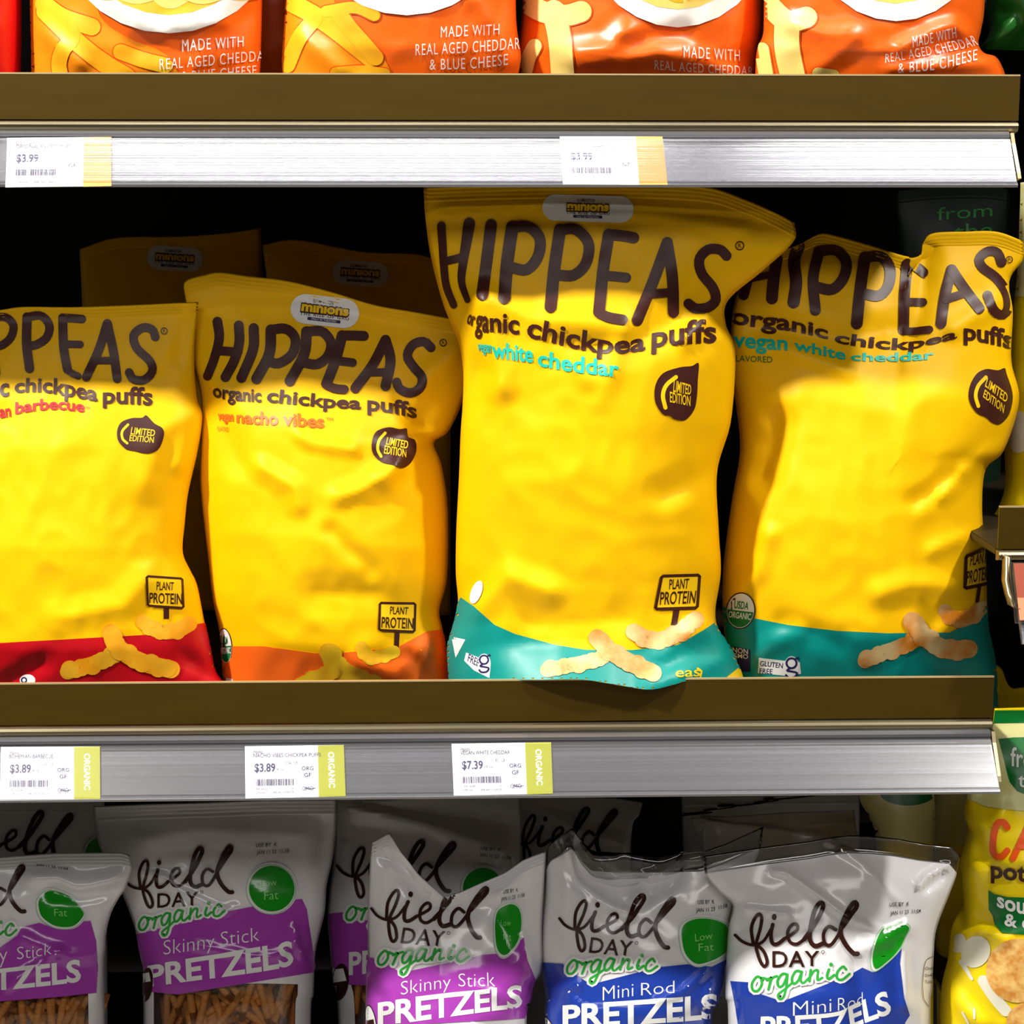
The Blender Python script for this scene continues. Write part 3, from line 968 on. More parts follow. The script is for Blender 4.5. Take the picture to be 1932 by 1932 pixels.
for s, bb, tt in (('or', [(262, 700), (300, 722)], [(280, 640), (310, 650)]), ('ga', [(305, 738), (372, 748)], [(312, 630), (372, 640)]),
                  ('nic', [(378, 745), (450, 750), (522, 757)], [(375, 650), (450, 655), (522, 664)]),
                  ('chickpea', [(555, 768), (700, 802), (850, 838), (1000, 852), (1142, 836)], [(572, 672), (700, 708), (850, 742), (1000, 765), (1142, 752)]),
                  ('puffs', [(1172, 822), (1300, 808), (1400, 800), (1492, 797)], [(1175, 725), (1300, 702), (1400, 692), (1492, 694)])):
    a.text('product_lettering', s, bb, tt, M['brown'], B3, 1, 0.028)
for s, bb, tt in (('vegan', [(318, 838), (385, 850)], [(318, 790), (385, 795)]), ('white', [(388, 872), (490, 885), (590, 897)], [(385, 795), (490, 808), (590, 818)]),
                  ('cheddar', [(612, 912), (800, 945), (1012, 968)], [(615, 838), (800, 868), (1015, 895)])):
    a.text('flavour_lettering', s, bb, tt, M['teal_text'], B3, 1, 0.026)
limited(b, B3, [(1404, 902), (1400, 980), (1396, 1060), (1382, 1130), (1340, 1180), (1290, 1178), (1262, 1160), (1225, 1150), (1190, 1090), (1192, 1010), (1230, 950), (1310, 922), (1370, 915)],
        [(1292, 970), (1245, 1010), (1228, 1060), (1240, 1120)], 20, ([(1278, 1042), (1365, 1056)], [(1283, 985), (1368, 1010)]), ([(1262, 1092), (1362, 1112)], [(1262, 1042), (1364, 1064)]))
protein(b, B3b, [(1222, 905), (1408, 900), (1396, 1062), (1190, 1068)], 15, ([(1258, 970), (1352, 965)], [(1260, 922), (1358, 918)]), ([(1212, 1046), (1384, 1038)], [(1216, 985), (1392, 978)]),
        [(1296, 1068), (1282, 1150)], 30)
puffs(b, B3b, [([(1085, 1180), (1180, 1225), (1300, 1190), (1390, 1120)], 95), ([(660, 1370), (780, 1345), (900, 1320), (960, 1290)], 82), ([(905, 1210), (960, 1270), (1060, 1330), (1180, 1385)], 100)], M['puff_pale'])
a.ellipse('organic_seal', (312, 985), 26, 60, M['white'], B3b, 3, .35)
gluten(b, B3b, [(262, 1282), (330, 1310), (382, 1350), (376, 1408), (300, 1370), (252, 1322)], None, ([(268, 1325), (322, 1352)], [(276, 1288), (330, 1318)]), (350, 1318), 21)
a.poly('non_gmo_mark', [(190, 1205), (258, 1218), (228, 1275), (210, 1308)], M['white'], B3b, 2)
a.text('foot_lettering', 'eas', [(1290, 1404), (1410, 1398)], [(1290, 1360), (1412, 1352)], M['yelltext'], B3b, 3, 0.01, 'd')
a.stroke('foot_lettering', [(1398, 1362), (1416, 1375), (1412, 1400)], 9, M['yelltext'], B3b, 3)
b.done()

# --- nacho bag, second from the left
b = Bag('snack_bag', 'yellow chickpea puff bag with orange foot, between the red-footed and the tallest bag', 'snack bag', M['yellow'], group='yellow chickpea puff bags', T=B2,
        top=[(38, 100), (52, 68), (130, 45), (200, 32), (330, 50), (500, 70), (700, 120), (900, 180), (1100, 215), (1365, 265)],
        left=[(38, 100), (45, 150), (80, 300), (85, 450), (118, 600), (116, 800), (115, 1000), (148, 1300), (170, 1500), (200, 1650), (215, 1800), (222, 1900), (225, 2000)],
        right=[(1365, 265), (1358, 360), (1300, 600), (1230, 750), (1165, 800), (1200, 900), (1228, 1100), (1225, 1400), (1190, 1550), (1205, 1640), (1240, 1860), (1255, 2000)],
        bottom=[(225, 2000), (700, 2000), (1255, 2000)],
        y_top=0.086, y_bot=0.092, bulge=0.060, back=0.035, deck=DECK, seed=2, seal=0.035,
        creases=[((B2([(560, 770), (600, 800), (800, 830)])), 4, 20), (B2([(380, 905), (540, 1000), (560, 1080)]), 5, 28), (B2([(740, 1040), (860, 1000), (1000, 900)]), 6, 30),
                 (B2([(700, 1200), (880, 1370)]), -4, 26), (B2([(1330, 330), (1150, 480), (1060, 640)]), 5, 32), (B2([(1160, 800), (1040, 830), (960, 960)]), 6, 32),
                 (B2([(1060, 640), (1160, 800)]), -6, 40), (B2([(820, 1790), (1000, 1840), (1150, 1700)]), 6, 30), (B2([(1060, 1760), (1140, 1860)]), -5, 22),
                 (B2([(640, 1480), (900, 1480)]), -4, 50), (B2([(240, 720), (300, 900)]), -4, 40), (B2([(90, 460), (200, 560)]), 5, 30)])
a = b.art
a.poly('colour_band', [(180, 1715), (400, 1715), (620, 1745), (700, 1750), (1000, 1720), (1130, 1650), (1300, 1625), (1400, 2010), (100, 2010)], M['orange'], B2, 0)
pill(b, B2, (588, 198), (762, 218), 135)
letters(b, B2, [([(192, 255), (200, 330), (178, 420), (148, 500)], 44, 40), ([(288, 272), (290, 350), (268, 430), (228, 505)], 44), ([(190, 385), (285, 392)], 40),
                ([(355, 285), (352, 380), (300, 508)], 46), ([(432, 292), (425, 400), (368, 512)], 48), ([(432, 292), (500, 288), (542, 332), (528, 400), (470, 442), (420, 435)], 44),
                ([(592, 300), (582, 400), (518, 522)], 48), ([(592, 300), (662, 300), (702, 350), (688, 410), (640, 447), (582, 440)], 44),
                ([(752, 318), (800, 318), (850, 320)], 44), ([(752, 318), (722, 430), (682, 535)], 48), ([(725, 430), (800, 440)], 38), ([(682, 540), (720, 556), (762, 560)], 40),
                ([(948, 338), (890, 450), (812, 555)], 46), ([(948, 338), (970, 430), (948, 545)], 46), ([(870, 485), (955, 482)], 36),
                ([(1152, 372), (1120, 345), (1070, 360), (1046, 410), (1075, 460), (1112, 505), (1104, 552), (1060, 576), (1012, 558), (998, 528)], 42)])
registered(b, B2, (1207, 350), 15)
for s, bb, tt in (('organic', [(172, 590), (240, 605), (320, 612), (390, 616)], [(172, 535), (240, 545), (320, 555), (390, 560)]),
                  ('chickpea', [(412, 615), (520, 625), (680, 640), (838, 648)], [(420, 555), (520, 568), (680, 585), (838, 595)]),
                  ('puffs', [(866, 652), (960, 662), (1088, 690)], [(866, 590), (960, 600), (1088, 625)])):
    a.text('product_lettering', s, bb, tt, M['brown'], B2, 1, 0.028)
for s, bb, tt in (('vegan', [(195, 698), (265, 702)], [(195, 655), (265, 660)]), ('nacho', [(278, 708), (370, 716), (465, 720)], [(278, 660), (370, 662), (465, 664)]), ('vibes', [(486, 720), (580, 728), (672, 732)], [(486, 664), (580, 672), (672, 678)])):
    a.text('flavour_lettering', s, bb, tt, M['orange'], B2, 1, 0.028)
a.text('flavour_lettering', 'TM', [(680, 700), (712, 703)], [(680, 686), (712, 688)], M['orange'], B2, 1, 0.0, 'T')
a.text('flavour_lettering', 'FLAVORED', [(192, 745), (243, 750)], [(192, 725), (243, 730)], M['orange'], B2, 1, 0.0, 'F')
limited(b, B2, [(1045, 752), (1050, 775), (1080, 790), (1084, 840), (1060, 890), (1020, 914), (980, 900), (930, 888), (892, 850), (886, 800), (905, 750), (960, 730), (1010, 738), (1040, 735)],
        [(945, 756), (918, 790), (912, 830), (928, 862)], 13, ([(948, 808), (1045, 828)], [(955, 775), (1050, 795)]), ([(940, 848), (1038, 866)], [(944, 812), (1040, 832)]))
protein(b, B2, [(922, 1520), (1080, 1522), (1076, 1650), (918, 1642)], 11, ([(966, 1570), (1046, 1572)], [(968, 1536), (1050, 1540)]), ([(928, 1630), (1070, 1636)], [(930, 1584), (1072, 1590)]), [(1000, 1645), (996, 1720)], 22)
puffs(b, B2, [([(840, 1720), (870, 1765), (930, 1760), (985, 1740)], 66), ([(690, 1740), (720, 1790), (770, 1830), (850, 1870), (900, 1900)], 95), ([(560, 1890), (640, 1850), (720, 1830)], 70)], M['puff_green'])
usda(b, B2, (228, 1714), 28, 76, -.08)
a.poly('gluten_free_mark', [(232, 1858), (262, 1862), (268, 1900), (236, 1900)], M['white'], B2, 2)
b.done()

# --- barbecue bag at the left edge
b = Bag('snack_bag', 'yellow chickpea puff bag with red foot, cut off by the left picture edge', 'snack bag', M['yellow'], group='yellow chickpea puff bags', T=B1,
        top=[(-420, 110), (-200, 82), (0, 64), (110, 49), (350, 50), (600, 42), (965, 25)],
        left=[(-420, 110), (-400, 500), (-380, 1000), (-400, 1500), (-440, 1995)],
        right=[(965, 25), (948, 200), (945, 350), (958, 500), (984, 580), (960, 750), (915, 950), (898, 1100), (888, 1240), (925, 1330), (958, 1400), (990, 1560), (1020, 1700), (1045, 1820), (1090, 1890), (1105, 1995)],
        bottom=[(-440, 1995), (300, 1995), (1105, 1995)],
        y_top=0.074, y_bot=0.072, bulge=0.042, back=0.035, deck=DECK, seed=3, seal=0.03,
        creases=[(B1([(960, 560), (800, 640), (700, 900)]), 4, 50), (B1([(980, 580), (880, 820)]), 5, 26), (B1([(300, 1560), (600, 1500), (700, 1380)]), 4, 40), (B1([(100, 410), (400, 380), (760, 420)]), -3, 40), (B1([(900, 1750), (1010, 1820)]), -5, 22), (B1([(930, 50), (880, 300)]), -4, 30), (B1([(30, 1880), (200, 1780)]), -5, 30)])
a = b.art
a.poly('colour_band', [(-460, 1700), (0, 1682), (250, 1668), (480, 1655), (750, 1640), (960, 1590), (1120, 1560), (1200, 2010), (-500, 2010)], M['red'], B1, 0)
letters(b, B1, [([(-30, 100), (-35, 230), (-20, 370)], 45), ([(-30, 100), (30, 100), (66, 140), (52, 200), (5, 238), (-30, 236)], 40),
                ([(132, 98), (130, 230), (144, 348)], 46), ([(132, 98), (200, 92), (240, 140), (226, 200), (170, 236), (132, 232)], 42),
                ([(305, 102), (350, 104), (398, 108)], 42), ([(305, 102), (310, 250), (328, 352)], 44), ([(310, 230), (390, 232)], 36), ([(328, 355), (350, 372), (380, 386)], 34),
                ([(522, 130), (480, 260), (420, 390)], 44), ([(522, 130), (552, 270), (570, 398)], 44), ([(465, 310), (560, 310)], 36),
                ([(755, 195), (740, 160), (695, 150), (650, 188), (665, 250), (728, 312), (740, 362), (700, 404), (648, 400), (628, 368)], 42)])
registered(b, B1, (798, 166), 15)
for s, bb, tt in (('c', [(0, 485), (45, 480)], [(0, 395), (45, 395)]), ('chickpea', [(70, 465), (200, 462), (330, 482), (475, 508)], [(74, 402), (200, 395), (330, 405), (475, 440)]), ('puffs', [(500, 515), (620, 518), (742, 526)], [(500, 445), (620, 440), (742, 446)])):
    a.text('product_lettering', s, bb, tt, M['brown'], B1, 1, 0.028)
for s, bb, tt in (('an', [(0, 588), (55, 580)], [(-4, 530), (52, 524)]), ('barbecue', [(75, 570), (180, 552), (300, 548), (412, 560)], [(75, 515), (180, 500), (300, 496), (412, 510)])):
    a.text('flavour_lettering', s, bb, tt, M['red_text'], B1, 1, 0.028)
a.text('flavour_lettering', 'TM', [(415, 545), (437, 547)], [(415, 533), (437, 535)], M['red_text'], B1, 1, 0.0, 'T')
limited(b, B1, [(712, 577), (750, 615), (790, 640), (795, 680), (770, 740), (725, 760), (690, 758), (660, 750), (610, 738), (575, 700), (570, 650), (590, 610), (640, 590), (690, 588)],
        [(622, 622), (594, 655), (596, 690), (618, 712)], 12, ([(634, 668), (752, 678)], [(640, 634), (756, 648)]), ([(628, 700), (746, 710)], [(632, 672), (750, 682)]))
protein(b, B1, [(712, 1358), (884, 1370), (890, 1512), (718, 1500)], 11, ([(760, 1424), (842, 1426)], [(760, 1384), (844, 1388)]), ([(724, 1486), (884, 1494)], [(726, 1438), (884, 1444)]), [(808, 1505), (808, 1565)], 26)
puffs(b, B1, [([(695, 1580), (760, 1620), (850, 1625), (920, 1590)], 84), ([(330, 1820), (400, 1800), (490, 1770), (560, 1740)], 88), ([(540, 1630), (570, 1700), (680, 1770), (830, 1810)], 100)], M['puff'])
a.ellipse('gluten_free_mark', (135, 1862), 38, 28, M['white'], B1, 2)
a.stroke('gluten_free_mark', [(118 + 12 * math.cos(k * .52), 1862 + 12 * math.sin(k * .52)) for k in range(12)], 7, M['navy'], B1, 3, closed=True)
b.done()

# --- the bag at the right end
b = Bag('snack_bag', 'yellow chickpea puff bag with teal foot and crumpled top, right end of its row', 'snack bag', M['yellow'], group='yellow chickpea puff bags',
        top=[(1432, 480), (1500, 464), (1545, 441), (1575, 444), (1640, 462), (1712, 484), (1736, 478), (1742, 456), (1760, 440), (1820, 437), (1880, 437), (1931, 455)],
        left=[(1432, 480), (1402, 530), (1382, 590), (1378, 700), (1388, 760), (1396, 850), (1380, 950), (1364, 1080), (1368, 1180), (1385, 1290), (1392, 1336)],
        right=[(1931, 455), (1930, 490), (1908, 520), (1904, 545), (1911, 590), (1908, 680), (1923, 755), (1894, 850), (1860, 885), (1853, 960), (1860, 1050), (1862, 1110), (1864, 1180), (1878, 1250), (1882, 1334)],
        bottom=[(1392, 1336), (1600, 1336), (1882, 1334)],
        y_top=0.094, y_bot=0.096, bulge=0.062, back=0.035, deck=DECK, seed=4, seal=0.03,
        creases=[([(1745, 490), (1740, 560), (1720, 640)], -8, 40), ([(1690, 620), (1600, 640), (1430, 620)], -7, 45), ([(1400, 650), (1480, 655), (1600, 700)], 5, 26), ([(1900, 560), (1850, 590), (1800, 620)], 6, 30),
                 ([(1470, 800), (1440, 900)], -7, 45), ([(1890, 850), (1820, 890), (1780, 930)], 7, 28), ([(1725, 945), (1800, 900)], -5, 25), ([(1760, 1040), (1830, 1010)], 4, 22),
                 ([(1660, 1120), (1720, 1100), (1800, 1110)], 5, 35), ([(1780, 1190), (1860, 1130)], 6, 26), ([(1380, 1130), (1430, 1080), (1450, 1010)], 6, 30), ([(1580, 1210), (1480, 1180)], -4, 35), ([(1420, 1240), (1500, 1190)], 4, 30)])
a = b.art
a.poly('colour_band', [(-50, 1130), (60, 1150), (130, 1185), (300, 1245), (500, 1285), (800, 1320), (1100, 1335), (1480, 1330), (1600, 1270), (1700, 1180), (1850, 1100), (1900, 1800), (-50, 1800)], M['teal'], B4b, 0)
letters(b, B4, [([(290, 480), (230, 700)], 60), ([(430, 480), (412, 600), (402, 718)], 72), ([(270, 600), (410, 570)], 44),
                ([(563, 402), (535, 490), (548, 620), (532, 742)], 74), ([(686, 432), (650, 600), (664, 790)], 66), ([(686, 432), (790, 428), (852, 500), (832, 600), (765, 665), (680, 652)], 66),
                ([(965, 470), (938, 650), (915, 870)], 72), ([(965, 470), (1060, 466), (1116, 530), (1108, 640), (1050, 702), (965, 692)], 66),
                ([(1222, 508), (1280, 530), (1322, 562)], 60), ([(1222, 508), (1205, 700), (1200, 910)], 66), ([(1215, 740), (1320, 742)], 50), ([(1200, 915), (1260, 918), (1358, 908)], 46),
                ([(1492, 545), (1452, 700), (1428, 870)], 66), ([(1492, 545), (1570, 660), (1660, 780)], 64), ([(1455, 725), (1560, 690)], 50),
                ([(1795, 500), (1770, 440), (1712, 432), (1660, 478), (1682, 532), (1762, 592), (1822, 680), (1836, 770), (1800, 818), (1748, 790), (1710, 700)], 58)])
registered(b, B4, (1842, 482), 19)
for s, bb, tt in (('organic', [(150, 868), (320, 892), (470, 908), (600, 930), (742, 965)], [(160, 772), (320, 795), (470, 812), (600, 850), (742, 890)]),
                  ('chickpea', [(778, 985), (950, 1012), (1200, 1030), (1360, 1000), (1524, 958)], [(790, 920), (950, 945), (1200, 965), (1360, 945), (1524, 900)]),
                  ('puffs', [(1565, 965), (1700, 985), (1860, 1024)], [(1565, 870), (1700, 880), (1860, 920)])):
    a.text('product_lettering', s, bb, tt, M['brown'], B4, 1, 0.028)
for s, bb, tt in (('vegan', [(168, 1010), (330, 1022), (496, 1032)], [(168, 920), (330, 935), (496, 950)]), ('white', [(535, 1030), (680, 1060), (848, 1092)], [(535, 970), (680, 1000), (848, 1032)]),
                  ('cheddar', [(880, 1096), (1100, 1100), (1260, 1096), (1385, 1085)], [(880, 1052), (1100, 1050), (1260, 1046), (1385, 1034)])):
    a.text('flavour_lettering', s, bb, tt, M['teal_text'], B4, 1, 0.024)
a.text('flavour_lettering', 'FLAVORED', [(160, 1098), (404, 1108)], [(160, 1062), (404, 1072)], M['usda'], B4, 1, 0.0, 'F')
limited(b, B4, [(1812, 1142), (1825, 1180), (1855, 1270), (1860, 1340), (1835, 1430), (1782, 1482), (1735, 1470), (1700, 1440), (1640, 1410), (1598, 1340), (1600, 1260), (1640, 1180), (1700, 1148), (1770, 1155)],
        [(1698, 1198), (1652, 1250), (1636, 1310), (1652, 1372)], 22, ([(1692, 1252), (1822, 1352)], [(1706, 1204), (1832, 1302)]), ([(1680, 1316), (1804, 1416)], [(1692, 1272), (1812, 1366)]))
protein(b, B4b, [(1578, 868), (1730, 810), (1720, 1030), (1570, 1062)], 20, ([(1600, 925), (1700, 905)], [(1606, 862), (1706, 838)]), ([(1578, 1035), (1720, 1005)], [(1584, 960), (1726, 925)]), [(1660, 1050), (1644, 1150)], 22)
puffs(b, B4b, [([(1450, 1200), (1500, 1250), (1600, 1240), (1680, 1180)], 100), ([(965, 1500), (1080, 1450), (1200, 1410), (1280, 1370)], 105), ([(1250, 1260), (1320, 1350), (1450, 1430), (1590, 1430)], 130)], M['puff_pale'])
usda(b, B4b, (212, 1198), 82, 105, .12)
gluten(b, B4b, [(322, 1482), (470, 1500), (570, 1510), (578, 1580), (480, 1592), (316, 1575)], ([(328, 1530), (466, 1546)], [(330, 1500), (470, 1516)]), ([(326, 1576), (404, 1582)], [(328, 1546), (406, 1552)]), (520, 1515), 30)
a.poly('non_gmo_mark', [(130, 1405), (272, 1435), (272, 1570), (130, 1560)], M['navy'], B4b, 2)
a.text('non_gmo_mark', 'NON', [(165, 1450), (258, 1462)], [(165, 1420), (258, 1432)], M['white'], B4b, 3, 0.01, 'H')
a.text('non_gmo_mark', 'GMO', [(165, 1482), (258, 1490)], [(165, 1456), (258, 1464)], M['white'], B4b, 3, 0.01, 'H')
b.done()

# --- bags standing deep on the same shelf
for lab, top, left, right, yy, sd in (
        ('yellow bag deep in shadow behind the red-footed bag', [(150, 470), (220, 448), (330, 446), (420, 440), (492, 430)], [(150, 470), (155, 600), (150, 800), (150, 1280)], [(492, 430), (497, 560), (500, 800), (500, 1280)], 0.35, 11),
        ('yellow bag deep in shadow behind the nacho bag', [(495, 462), (560, 452), (680, 474), (790, 480), (850, 500)], [(495, 462), (505, 560), (505, 800), (505, 1280)], [(850, 500), (846, 650), (850, 800), (850, 1280)], 0.33, 12),
        ('dark bag deep in shadow behind the crumpled-top yellow bag', [(1690, 360), (1760, 352), (1850, 350), (1905, 356)], [(1690, 360), (1690, 800), (1690, 1280)], [(1905, 356), (1890, 800), (1885, 1280)], 0.33, 13)):
    bt = to_px((0.0, yy, DECK))[1]
    left, right = left[:-1] + [(left[-1][0], bt)], right[:-1] + [(right[-1][0], bt)]
    b = Bag('snack_bag', lab, 'snack bag', M['yellow'] if sd < 13 else M['shaded_green'], top, right, left, [left[-1], right[-1]], yy, yy, 0.04, 0.03, nx=36, ny=50, seed=sd, deck=DECK, seal=0.03, group='yellow chickpea puff bags' if sd < 13 else None)
    if sd < 13:
        c = (top[2][0], top[2][1] + 40)
        pill(b, PX, (c[0] - 30, c[1]), (c[0] + 30, c[1] + 4), 46)
    else:
        b.art.text('brand_lettering', 'from', [(1768, 416), (1872, 408)], [(1768, 392), (1872, 384)], M['green'], PX, 1, 0, 'h')
        b.art.text('brand_lettering', 'the', [(1800, 452), (1872, 446)], [(1800, 424), (1872, 418)], M['green'], PX, 1, 0, 'h')
    b.done()


# ------------------------------------------------------------------ orange popcorn-style bags on the upper shelf
UDECK = 1.5118


def pop_bag(label, left, right, seed, bowl, lines, curls, cmat, creases, y=0.055, film='popcorn', bulge=0.042, amber=None):
    b = Bag('snack_bag', label, 'snack bag', M[film], [left[0], ((left[0][0] + right[0][0]) / 2, left[0][1] - 6), right[0]], right, left,
            [left[-1], ((left[-1][0] + right[-1][0]) / 2, left[-1][1] + 2), right[-1]], y, y, bulge, 0.03, seed=seed, deck=UDECK, seal=0.03, creases=creases, ny=110, group='orange popcorn bags on the upper shelf' if film == 'popcorn' else None)
    if amber:
        b.art.poly('colour_band', amber, M['amber'], PX, 0, smooth=True)
    a = b.art
    for k, (T, pts, w) in enumerate(curls):
        a.stroke('curl_picture', pts, w + 12, M['popdark'], T, 1)
    for k, (T, pts, w) in enumerate(curls):
        a.stroke('curl_picture', pts, w, M[cmat], T, 3 + k % 3)
    if bowl:
        cx, yb, hw, cm = bowl
        a.ellipse('bowl_picture', (cx, yb - 190), hw, 190, M['bowl'], PX, 6)
        a.ellipse('bowl_picture', (cx, yb - 245), hw * .97, 212, M[cmat], PX, 7)
        for i in range(5):
            x = cx + (i - 2) * hw * .3
            a.stroke('bowl_picture', [(x - 34, yb - 92 + 10 * (i % 2)), (x, yb - 62 - 14 * abs(i - 2) * .6), (x + 38, yb - 80)], 34, M['corn_pale' if cmat == 'corn' else 'corn'], PX, 8 + i % 2)
    for T, s, bb, tt in lines:
        a.text('claim_lettering', s, bb, tt, M['white'], T, 7, -0.004, 'H', 1.15)
    b.done()
    return b


pop_bag('orange popcorn bag at left on the upper shelf, bowl cut off by the top', [(57, -640), (56, -200), (58, 0), (60, 80), (62, 216)], [(496, -640), (496, -200), (495, 0), (492, 100), (488, 216)], 21, (318, 62, 205, 0),
        [(U1, 'MADE WITH', [(950, 270), (1265, 242)], [(948, 205), (1265, 190)]), (U1, 'REAL AGED CHEDDAR', [(832, 362), (1100, 340), (1280, 322), (1400, 318)], [(832, 308), (1100, 285), (1280, 268), (1400, 266)]),
         (U1, '& BLUE CHEESE', [(945, 420), (1330, 388)], [(945, 372), (1330, 340)])],
        [(U1, [(230, 20), (330, 90), (480, 140)], 90), (U1, [(240, 60), (350, 170), (450, 260), (560, 340), (660, 400)], 95), (U1, [(330, 100), (380, 190), (330, 260), (310, 330), (320, 400)], 80), (U1, [(630, 270), (740, 310), (860, 340)], 80)],
        'corn', [([(200, 0), (300, 60), (420, 40)], 4, 40), ([(260, 90), (420, 60), (480, 20)], -4, 40), ([(80, 60), (150, 120)], 5, 30)],
        amber=[(70, -60), (150, -80), (190, 30), (240, 70), (300, 95), (330, 125), (320, 170), (70, 170)])
pop_bag('second orange popcorn bag on the upper shelf, its three lines of lettering showing in full', [(545, -640), (543, -200), (540, 0), (534, 100), (530, 216)], [(973, -640), (973, -200), (973, 0), (976, 60), (983, 110), (970, 150), (968, 216)], 22, (768, 29, 195, 0),
        [(U2, 'MADE WITH', [(528, 195), (830, 180)], [(528, 138), (830, 125)]), (U2, 'REAL AGED CHEDDAR', [(398, 287), (700, 272), (875, 258), (935, 256)], [(398, 230), (700, 215), (875, 200), (935, 198)]),
         (U2, '& BLUE CHEESE', [(470, 362), (700, 355), (875, 335)], [(470, 308), (700, 298), (875, 280)])],
        [(U1, [(1530, 20), (1640, 80), (1740, 150), (1830, 220), (1930, 300)], 95), (U1, [(1640, 100), (1560, 200), (1500, 340)], 80), (U2, [(0, 70), (60, 150), (130, 230), (190, 300)], 82), (U2, [(-20, 375), (120, 365), (240, 380)], 50), (U1, [(1700, 60), (1850, 40), (1950, 80)], 60)],
        'corn', [([(900, 0), (940, 60), (965, 120)], 5, 30), ([(560, 60), (640, 130)], 4, 30)],
        amber=[(552, -60), (600, -70), (640, 20), (690, 70), (725, 110), (730, 170), (545, 170)])
pop_bag('third orange popcorn bag on the upper shelf, pale curls at its lower left', [(990, -640), (988, -200), (986, 0), (979, 70), (976, 100), (980, 150), (982, 216)], [(1441, -640), (1441, -200), (1441, 0), (1439, 60), (1429, 110), (1424, 216)], 23, (1278, 51, 178, 0),
        [(U3, 'MADE WITH', [(158, 298), (300, 308), (448, 318)], [(158, 240), (300, 250), (448, 258)]), (U3, 'REAL AGED CHEDDAR', [(8, 358), (200, 372), (320, 380), (515, 396)], [(8, 308), (200, 325), (330, 336), (515, 348)])],
        [(U2, [(960, 0), (1060, 60), (1180, 80), (1260, 60)], 110), (U2, [(1120, 60), (1150, 200), (1165, 380)], 120), (U2, [(1020, 240), (990, 300), (970, 380)], 75)],
        'corn_pale', [([(1085, 100), (1150, 90), (1180, 60)], 6, 34), ([(1100, 120), (1240, 100), (1330, 115), (1420, 150)], 7, 34), ([(1180, 90), (1290, 60)], -4, 30), ([(1410, 0), (1370, 90)], 4, 30)], y=0.082, bulge=0.064)
pop_bag('rightmost orange popcorn bag, its lower right corner bulging past the shelf lip end', [(1445, -640), (1444, -200), (1442, 0), (1440, 64), (1427, 102), (1424, 216)], [(1862, -640), (1860, -200), (1858, 0), (1851, 56), (1846, 82), (1857, 100), (1878, 106), (1890, 124), (1898, 150), (1900, 216)], 24, (1690, 40, 170, 0),
        [(U3, 'MADE WITH', [(1350, 245), (1480, 215), (1580, 192)], [(1350, 192), (1480, 163), (1572, 140)]), (U3, 'REAL AGED CHEDDAR', [(1210, 328), (1400, 295), (1550, 268), (1690, 235)], [(1210, 278), (1400, 244), (1550, 213), (1665, 183)]),
         (U3, '& BLUE CHEESE', [(1275, 378), (1480, 360), (1685, 315)], [(1275, 332), (1480, 305), (1685, 258)])],
        [(U3, [(600, 20), (700, 110), (800, 90)], 110), (U3, [(700, 120), (700, 250), (730, 400)], 130), (U3, [(570, 260), (590, 380)], 75), (U3, [(860, 380), (940, 390)], 60)],
        'corn_pale', [([(1490, 45), (1560, 65), (1600, 60)], 5, 30), ([(1700, 90), (1760, 60), (1800, 48), (1840, 80)], 8, 26), ([(1620, 70), (1540, 130)], 4, 34), ([(1680, 130), (1780, 125), (1880, 120)], 5, 24)], y=0.05)
pop_bag('red snack bag cut off by the left edge of the picture', [(-380, -640), (-380, 0), (-380, 216)], [(38, -640), (37, -200), (36, 0), (34, 80), (33, 216)], 25, None, [], [], 'corn', [], film='popred')
rb = pop_bag('darker orange bag set back between the first two popcorn bags', [(420, -600), (420, -200), (420, 216)], [(600, -600), (600, -200), (600, 216)], 26, (470, 20, 60, 0), [], [], 'corn', [], y=0.15, bulge=0.03)
# green bag over the neighbouring bay
b = Bag('snack_bag', 'green snack bag cut off by the top right corner of the picture', 'snack bag', M['popgreen'], [(1868, -420), (2000, -424), (2200, -420)], [(2200, -420), (2200, -100), (2200, 40)],
        [(1868, -420), (1869, -200), (1869, 0), (1872, 40), (1862, 72), (1849, 88)], [(1849, 88), (1905, 60), (1935, 38), (2020, 36), (2200, 40)], 0.10, 0.10, 0.04, 0.03, seed=31, nx=40, ny=60,
        creases=[([(1870, 20), (1910, 25), (1925, 40)], -7, 22), ([(1880, 70), (1912, 34)], 6, 16)], deck=1.5655)
b.done()

# ------------------------------------------------------------------ pretzel bags on the lowest shelf
LDECK = 0.7138
FIELD = [([(268, 838), (312, 876), (372, 894), (430, 872), (476, 800)], 17), ([(372, 894), (362, 800), (382, 738), (406, 716), (420, 738), (412, 800), (388, 890), (398, 950), (420, 1004), (440, 1018), (452, 990), (430, 930), (384, 886)], 19),
         ([(484, 778), (474, 830), (482, 884), (512, 888), (552, 858)], 22), ([(552, 858), (592, 834), (626, 806), (622, 778), (596, 778), (570, 818), (580, 874), (620, 890), (664, 862)], 19),
         ([(664, 862), (722, 782), (768, 694), (774, 660), (754, 652), (724, 700), (700, 800), (698, 868), (728, 900), (776, 884)], 26),
         ([(846, 806), (806, 788), (776, 828), (782, 884), (816, 894), (852, 850), (884, 790)], 20), ([(884, 790), (932, 722), (966, 672), (956, 648), (926, 680), (884, 770), (874, 830), (902, 892), (946, 940), (972, 944)], 27)]
